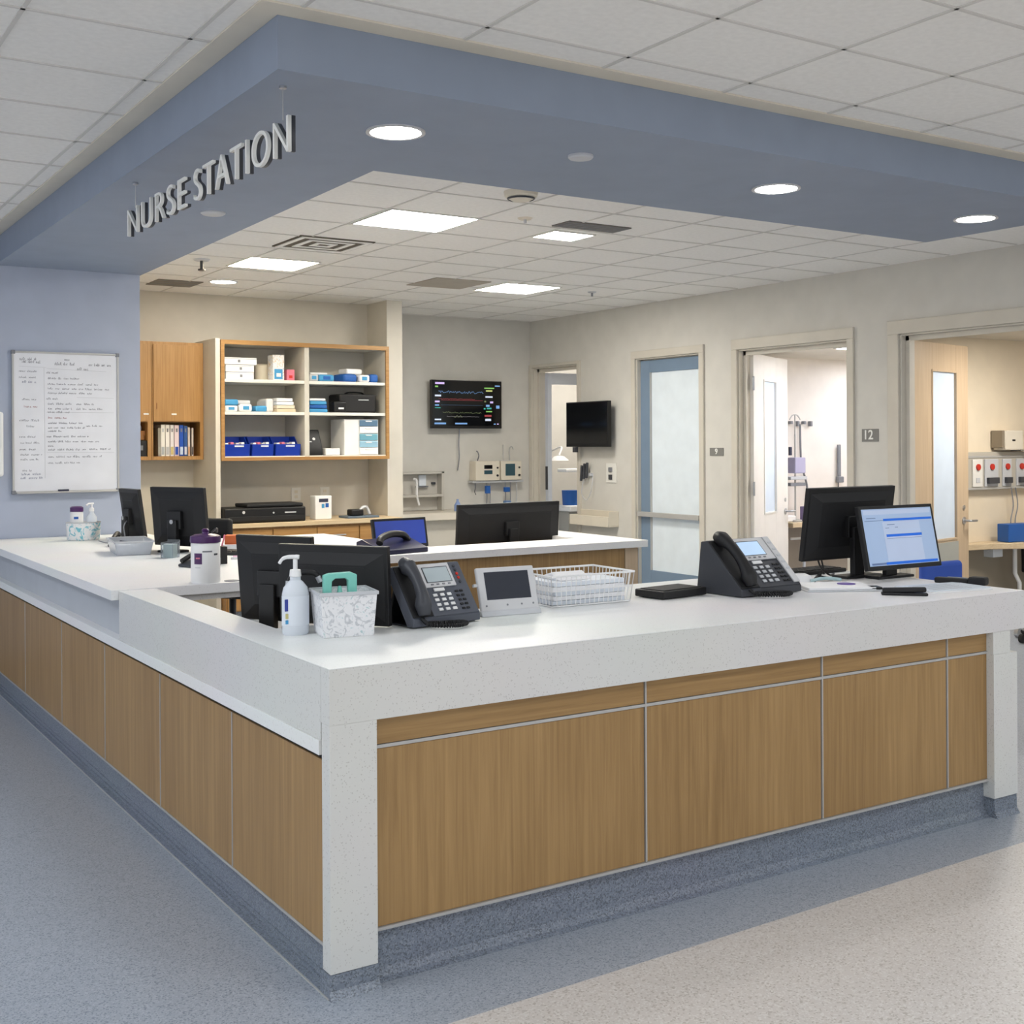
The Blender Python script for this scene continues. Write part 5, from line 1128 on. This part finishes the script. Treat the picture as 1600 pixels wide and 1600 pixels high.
# nearest room: headwall
t = thing('headwall_panel', 'grey bedside rail with red dotted outlet modules', 'headwall', (7.05, 3.545, 1.04))
MB(0.004).box(0, 1.45, -0.05, 0, 0, 0.315).build('rail_body', mat('headwall_grey', (186, 180, 168), 0.4), t)
MB(0.003).box(0, 1.45, -0.056, -0.0502, 0, 0.02).box(0, 1.45, -0.056, -0.0502, 0.265, 0.285).build('rail_trim', ALU, t)
for k, (x0, x1) in enumerate(((0.30, 0.43), (0.46, 0.64), (0.70, 0.82), (0.89, 1.02), (1.08, 1.22))):
    mo = MB(0.003).box(x0, x1, -0.062, -0.0502, 0.025, 0.255).build('outlet_module', WHITEM if k == 0 else LGREY, t)
    MB().cyl(0, 0, 0, 0.012, 0.026, n=18, M=axes(((x0 + x1) / 2, -0.0622, 0.19), (1, 0, 0), (0, 0, 1), (0, -1, 0))).build('red_knob', RED, mo)
    if k: MB(0.003).box(x0 + 0.02, x1 - 0.02, -0.09, -0.0622, 0.05, 0.10).build('dark_connector', DGREY, mo)
    else: MB(0.002).box(x0 + 0.04, x1 - 0.04, -0.066, -0.0622, 0.06, 0.10).build('socket', LGREY, mo)
t = thing('suction_box', 'cream box with a metal bracket above the headwall rail', 'box', (7.70, 3.54, 1.37)); MB(0.008, 2).box(0, 0.24, -0.12, 0, 0, 0.165).build('case', CREAMP, t); MB().box(0.09, 0.13, -0.122, -0.1202, 0.075, 0.09).build('dark_mark', BLACK, t)
MB(0.003).box(-0.03, -0.0005, -0.11, 0, 0.02, 0.165).build('side_panel', mat('taupe', (140, 128, 110), 0.5), t)
MB().tube([(0.30, -0.10, -0.02), (0.30, -0.10, 0.19), (0.38, -0.10, 0.19), (0.38, -0.10, -0.02), (0.30, -0.10, -0.02)], 0.008, n=8).build('metal_bracket', METAL, t); MB().box(0.24, 0.4, -0.1, 0, -0.01, 0.0).build('bracket_arm', METAL, t)
t = thing('room_desk', 'curved tan wall desk in the nearest patient room', 'desk', (6.98, 3.545, 0.55))
MB(0.006, 2).prism([(0.0, 0), (0.0, -0.10), (0.45, -0.16), (0.75, -0.30), (1.0, -0.42), (1.9, -0.42), (1.9, 0)], 0.0, 0.05).build('desk_top', TAN_TOP, t)
MB(0.004).box(0.55, 0.68, -0.12, -0.02, -0.075, -0.001).build('valve_box', LABELP, t)
b = MB(); b.tube([(0.80, -0.15, -0.001), (0.80, -0.15, -0.22), (0.86, -0.15, -0.30), (0.86, -0.15, -0.548)], 0.018, n=10); b.build('white_drain', WHITEP, t)
b = MB(); b.tube([(0.92, -0.15, -0.001), (0.92, -0.15, -0.20), (1.5, -0.15, -0.20)], 0.02, n=10); b.build('black_drain', BLACK, t)
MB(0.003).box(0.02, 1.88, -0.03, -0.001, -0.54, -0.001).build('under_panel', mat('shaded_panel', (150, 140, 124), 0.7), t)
t = thing('blue_caddy', 'blue plastic box on the tan wall desk', 'box', (7.62, 3.34, 0.602), R(-6)); MB(0.006, 2).box(0, 0.30, 0, 0.12, 0, 0.15).build('box_body', BLUED, t); MB(0.003).box(0.19, 0.23, -0.003, 0, 0.05, 0.12).build('white_label', LABELP, t)
t = thing('suction_tubing', 'thin clear tubes hanging from the headwall rail to the desk', 'tubing', (7.9, 3.47, 0.65))
for dx in (-0.06, 0.0, 0.22): MB().tube(spline([(dx, 0, 0.40), (dx + 0.03, 0, 0.25), (dx - 0.02, -0.01, 0.12), (dx + 0.01, 0, -0.03)]), 0.005, n=6).build('tube', GREYTXT, t)
t = thing('equipment_base', 'low black wheeled equipment base seen beyond the right end of the counter', 'equipment base', (6.66, 2.36, 0))
b = MB()
for k in range(5):
    a = 2 * PI * k / 5 + 0.4; b.tube([(0, 0, 0.16), (0.22 * math.cos(a), 0.22 * math.sin(a), 0.08)], [0.03, 0.018], n=8)
b.build('star_base', BLACK, t)
for k in range(5):
    a = 2 * PI * k / 5 + 0.4; MB().cyl(0, 0, -0.015, 0.015, 0.032, n=14, M=axes((0.22 * math.cos(a), 0.22 * math.sin(a), 0.034), (1, 0, 0), (0, 0, 1), (0, 1, 0))).build('caster', METAL if k % 2 else BLACK, t)
MB(0.01, 2, True).cyl(0, 0, 0.15, 0.26, 0.07, n=20).build('hub_weight', BLACK, t)
# middle room
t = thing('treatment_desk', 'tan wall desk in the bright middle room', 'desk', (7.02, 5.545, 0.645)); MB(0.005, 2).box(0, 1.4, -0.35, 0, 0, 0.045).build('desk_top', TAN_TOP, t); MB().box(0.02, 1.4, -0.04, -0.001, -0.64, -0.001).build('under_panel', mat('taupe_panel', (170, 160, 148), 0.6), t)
MB().tube([(0.32, -0.18, -0.001), (0.32, -0.18, -0.64)], 0.016, n=10).build('drain', LGREY, t); MB().tube([(0.14, -0.18, -0.12), (0.5, -0.18, -0.12)], 0.012, n=8).build('cross_pipe', WHITEP, t)
t = thing('purple_box', 'muted purple box on the desk in the bright middle room', 'box', (7.29, 5.25, 0.6905)); MB(0.005).box(0, 0.2, 0, 0.12, 0, 0.14).build('box_body', mat('muted_purple', (120, 108, 150), 0.5), t); MB(0.01, 2, True).box(0.10, 0.15, -0.004, 0, 0.05, 0.09).build('white_label', WHITEP, t)
t = thing('wall_phone', 'white handset cradle on the desk in the bright middle room', 'telephone', (7.05, 5.30, 0.6905)); MB(0.01, 2, True).box(0.0, 0.12, 0, 0.1, 0, 0.06).build('cradle', WHITEP, t); MB().tube(spline([(-0.02, 0.04, 0.02), (0.0, 0.04, 0.08), (0.02, 0.04, 0.12)]), 0.014, n=8).build('handset', LGREY, t)
t = thing('drip_stand', 'thin metal drip stand with clamped pump in the bright middle room', 'drip stand', (7.18, 5.32, 0.6905))
MB().tube([(0, 0, 0.02), (0, 0, 0.83)], 0.008, n=8).build('pole', ALU, t); MB().tube(spline([(-0.07, 0, 0.97), (-0.03, 0, 1.01), (0.03, 0, 1.01), (0.07, 0, 0.97)]), 0.006, n=8).build('hook', ALU, t); MB().tube([(0, 0, 0.81), (0, 0, 1.01)], 0.006, n=8).build('upper_pole', ALU, t)
MB(0.008, 2).box(-0.05, 0.09, -0.05, 0.05, 0.46, 0.61).build('pump', mat('lilac_pump', (176, 172, 200), 0.4), t); MB(0.004).box(-0.12, 0.10, -0.06, 0.04, 0.40, 0.43).build('tray', LGREY, t); MB(0.004).box(-0.11, 0.09, -0.05, 0.03, 0.34, 0.37).build('tray', GREYTXT, t); MB(0.003).box(-0.09, -0.06, -0.02, 0.0, 0.63, 0.71).build('dark_clip', INKM, t)
MB(0.003).cyl(0, 0, 0, 0.02, 0.06, n=20).build('foot', ALU, t)
t = thing('wall_rail_hooks', 'row of small hooks with a hanging hose in the bright middle room', 'hooks', (7.32, 5.545, 1.62))
for k in range(4): MB(0.003).box(0.09 * k, 0.09 * k + 0.025, -0.04, 0, -0.02 * (k % 2), 0.03).build('hook', GREYTXT, t)
MB().tube(spline([(0.12, -0.04, 0.0), (0.125, -0.04, -0.25), (0.14, -0.04, -0.40), (0.21, -0.04, -0.6), (0.20, -0.04, -0.72)]), 0.010, n=8).build('hose', GREYTXT, t)
t = thing('wall_thermometer', 'slim dark instrument on a thin rod in the bright middle room', 'instrument', (8.0, 5.53, 0.80)); MB().tube([(0, 0, 0), (0, 0, 0.30)], 0.006, n=8).build('rod', GREYTXT, t); MB(0.006, 2).box(-0.02, 0.02, -0.02, 0.0, 0.30, 0.62).build('instrument_body', GREYTXT, t); MB(0.008, 2).box(-0.04, 0.04, -0.04, 0.0, 0.24, 0.30).build('knob', GREYTXT, t)
# far corner room
t = thing('wash_basin', 'white basin and curved tap in the far corner room', 'basin', (7.0, 8.75, 0.66))
MB(0.012, 2, True).box(-0.25, 0.65, -0.35, 0.0, 0.0, 0.07).build('basin', WHITEP, t); MB(0.01, 2, True).box(0.1, 0.65, -0.10, -0.02, 0.0702, 0.30).build('back_panel', WHITEM, t)
MB().tube(spline([(0.25, -0.10, 0.10), (0.26, -0.14, 0.36), (0.34, -0.2, 0.46), (0.44, -0.2, 0.44)]), 0.018, n=8).build('tap', WHITEP, t); MB(0.01, 2, True).box(-0.2, 0.5, -0.2, -0.02, 0.45, 0.49).build('white_shelf', WHITEP, t)
MB(0.003).box(-0.2, 0.6, -0.25, -0.05, -0.655, -0.001).build('pedestal', mat('grey_pedestal', (170, 168, 160), 0.6), t)
t = thing('blue_canister', 'blue tub standing on the basin in the far corner room', 'tub', (6.86, 8.55, 0.7305)); MB().lathe([(0, 0), (0.09, 0), (0.10, 0.17), (0, 0.17)], 24).build('tub_body', BLUED, t)
t = thing('examination_lamp', 'white dome lamp on an arm in the far corner room', 'lamp', (7.02, 9.0, 1.24)); MB(smooth=True).lathe([(0, 0.06), (0.06, 0.05), (0.12, 0.0), (0.11, 0.0), (0, 0.04)], 24).build('lamp_head', WHITEP, t); MB().tube(spline([(0, 0, 0.06), (0.1, 0.1, 0.16), (0.1, 0.345, 0.1)]), 0.012, n=8).build('arm', WHITEP, t)
t = thing('glove_rack', 'grey and dark wall rack in the far corner room', 'rack', (6.55, 9.34, 1.05)); MB(0.004).box(0, 0.16, -0.1, 0, 0, 0.30).build('rack_body', mat('taupe_rack', (140, 132, 124), 0.6), t); MB(0.004).box(-0.02, 0.2, -0.12, 0, -0.08, -0.05).build('rack_shelf', WHITEP, t)

# ================================================================== CEILING FITTINGS
def troffer(x0, x1, y0, y1, label, m_=LIT):
    t = thing('ceiling_light', label, 'ceiling light', ((x0 + x1) / 2, (y0 + y1) / 2, CEI)); a, c = (x1 - x0) / 2, (y1 - y0) / 2
    b = MB(0.001); b.box(-a, a, -c, -c + .012, -0.008, 0); b.box(-a, a, c - .012, c, -0.008, 0); b.box(-a, -a + .012, -c + .012, c - .012, -0.008, 0); b.box(a - .012, a, -c + .012, c - .012, -0.008, 0); b.build('frame', WHITEM, t)
    MB().box(-a + .012, a - .012, -c + .012, c - .012, -0.005, -0.0005).build('diffuser', m_, t)
troffer(1.757, 2.333, 3.065, 3.59, 'largest square ceiling light inside the station')
troffer(1.708, 2.232, 5.09, 5.60, 'warm square ceiling light nearest the cabinets', LITW)
troffer(2.918, 3.236, 3.165, 3.43, 'small square ceiling light beside the dark vent')
troffer(3.965, 4.512, 5.35, 5.89, 'far square ceiling light toward the television wall')
for (x, y, lb) in ((-1.6, 0.2, 'unseen ceiling light added left of the counter'), (-2.4, 3.2, 'unseen ceiling light added near the blue wall'), (1.3, -2.2, 'unseen ceiling light added in front of the counter'), (4.3, -1.9, 'unseen ceiling light added right of the viewer'), (-2.2, -3.0, 'unseen ceiling light added behind the viewer')):
    troffer(x - 0.3, x + 0.3, y - 0.3, y + 0.3, lb, LITC)  # lamps added outside the view to light the corridor
def downlight(x, y, z, r, label):
    t = thing('downlight', label, 'downlight', (x, y, z)); MB().lathe([(r * 0.84, -0.0005), (r * 0.86, -0.006), (r, -0.006), (r * 1.0, 0)], 40).build('trim_ring', SILVER, t)
    MB().lathe([(0, -0.004), (r * 0.83, -0.004), (r * 0.83, -0.0005), (0, -0.0005)], 40).build('lens', LITD, t)
downlight(0.719, 1.0, SOF, 0.108, 'round downlight nearest the corner of the blue bulkhead')
downlight(2.612, 0.99, SOF, 0.108, 'round downlight at the middle of the blue bulkhead')
downlight(4.012, 0.99, SOF, 0.108, 'round downlight at the right end of the blue bulkhead')
downlight(1.99, 6.46, CEI, 0.115, 'round downlight in the ceiling by the cabinets')
t = thing('smoke_detector', 'pale disc under the blue bulkhead between two downlights', 'detector', (1.506, 0.946, SOF)); MB().lathe([(0, -0.014), (0.044, -0.014), (0.05, -0.008), (0.05, 0), (0, 0)], 32).build('disc', LGREY, t)
t = thing('smoke_detector', 'pale disc under the blue bulkhead right of the sign', 'detector', (0.666, 2.83, SOF)); MB().lathe([(0, -0.012), (0.05, -0.012), (0.06, -0.005), (0.06, 0), (0, 0)], 32).build('disc', LGREY, t)
def vent(x0, x1, y0, y1, label, m_slat=GREYTXT, n=4):
    t = thing('ceiling_vent', label, 'vent', ((x0 + x1) / 2, (y0 + y1) / 2, CEI)); a, c = (x1 - x0) / 2, (y1 - y0) / 2
    MB().box(-a, a, -c, c, -0.007, 0).build('backing', m_slat, t)
    for k in range(n):
        f = 1 - (k + 0.15) / n; i_ = 1 - (k + 0.55) / n; b = MB(0.001)
        for (p, q, r_, s_) in ((-a * f, a * f, -c * f, -c * i_), (-a * f, a * f, c * i_, c * f), (-a * f, -a * i_, -c * i_, c * i_), (a * i_, a * f, -c * i_, c * i_)): b.box(p, q, r_, s_, -0.0115, -0.0072)
        b.build('louvre_ring', CEILM, t)
vent(1.667, 2.18, 4.12, 4.60, 'square louvred ceiling vent with stepped rings', mat('vent_shadow', (96, 88, 76), 0.7), 3)
def flat_vent(x0, x1, y0, y1, label, m_, slots=0):
    t = thing('ceiling_vent', label, 'vent', (x0, y0, CEI)); MB(0.001).box(0, x1 - x0, 0, y1 - y0, -0.007, 0).build('panel', m_, t)
    for k in range(slots): MB().box(0.01, x1 - x0 - 0.01, 0.02 + k * (y1 - y0 - .03) / slots, 0.03 + k * (y1 - y0 - .03) / slots, -0.009, -0.0072).build('slot', GREYTXT, t)
    return t
flat_vent(2.815, 3.275, 2.86, 3.045, 'dark grey ceiling panel beside the small square light', mat('dark_vent_panel', (112, 108, 104), 0.6), 4)
flat_vent(3.33, 3.83, 5.37, 5.88, 'grey beige ceiling panel beside the far square light', mat('beige_vent_panel', (170, 162, 150), 0.7))
flat_vent(1.50, 1.86, 6.55, 6.90, 'slim grey vent in the ceiling near the round downlight', mat('vent_grey', (128, 122, 112), 0.7), 3)
t = thing('smoke_detector', 'cream detector on the ceiling at the edge of the bulkhead', 'detector', (2.13, 2.33, CEI)); MB().lathe([(0, -0.05), (0.045, -0.048), (0.085, -0.025), (0.09, 0), (0, 0)], 28).build('detector_body', CREAMP, t); MB().lathe([(0.066, -0.042), (0.0725, -0.038), (0.074, -0.034), (0.066, -0.034)], 28).build('sensing_slot', DGREY, t)
t = thing('sprinkler', 'small sprinkler head hanging from the ceiling near the warm light', 'sprinkler', (1.463, 5.40, CEI)); MB().lathe([(0, -0.012), (0.05, -0.012), (0.06, 0), (0, 0)], 24).build('escutcheon', LGREY, t); MB().cyl(0, 0, -0.07, -0.012, 0.012, n=10).cyl(0, 0, -0.08, -0.07, 0.026, n=12).build('sprinkler_head', DGREY, t)
t = thing('sprinkler', 'tiny sprinkler head far in the ceiling near the right wall', 'sprinkler', (4.93, 5.5, CEI)); MB().lathe([(0, -0.01), (0.03, -0.01), (0.04, 0), (0, 0)], 20).build('escutcheon', LGREY, t); MB().cyl(0, 0, -0.04, -0.01, 0.009, n=10).build('sprinkler_head', GREYTXT, t)
t = thing('sprinkler', 'small sprinkler head in the ceiling behind the largest square light', 'sprinkler', (2.55, 2.93, CEI)); MB().lathe([(0, -0.01), (0.035, -0.01), (0.045, 0), (0, 0)], 20).build('escutcheon', CREAMP, t); MB().cyl(0, 0, -0.03, -0.01, 0.009, n=10).build('sprinkler_head', LGREY, t)
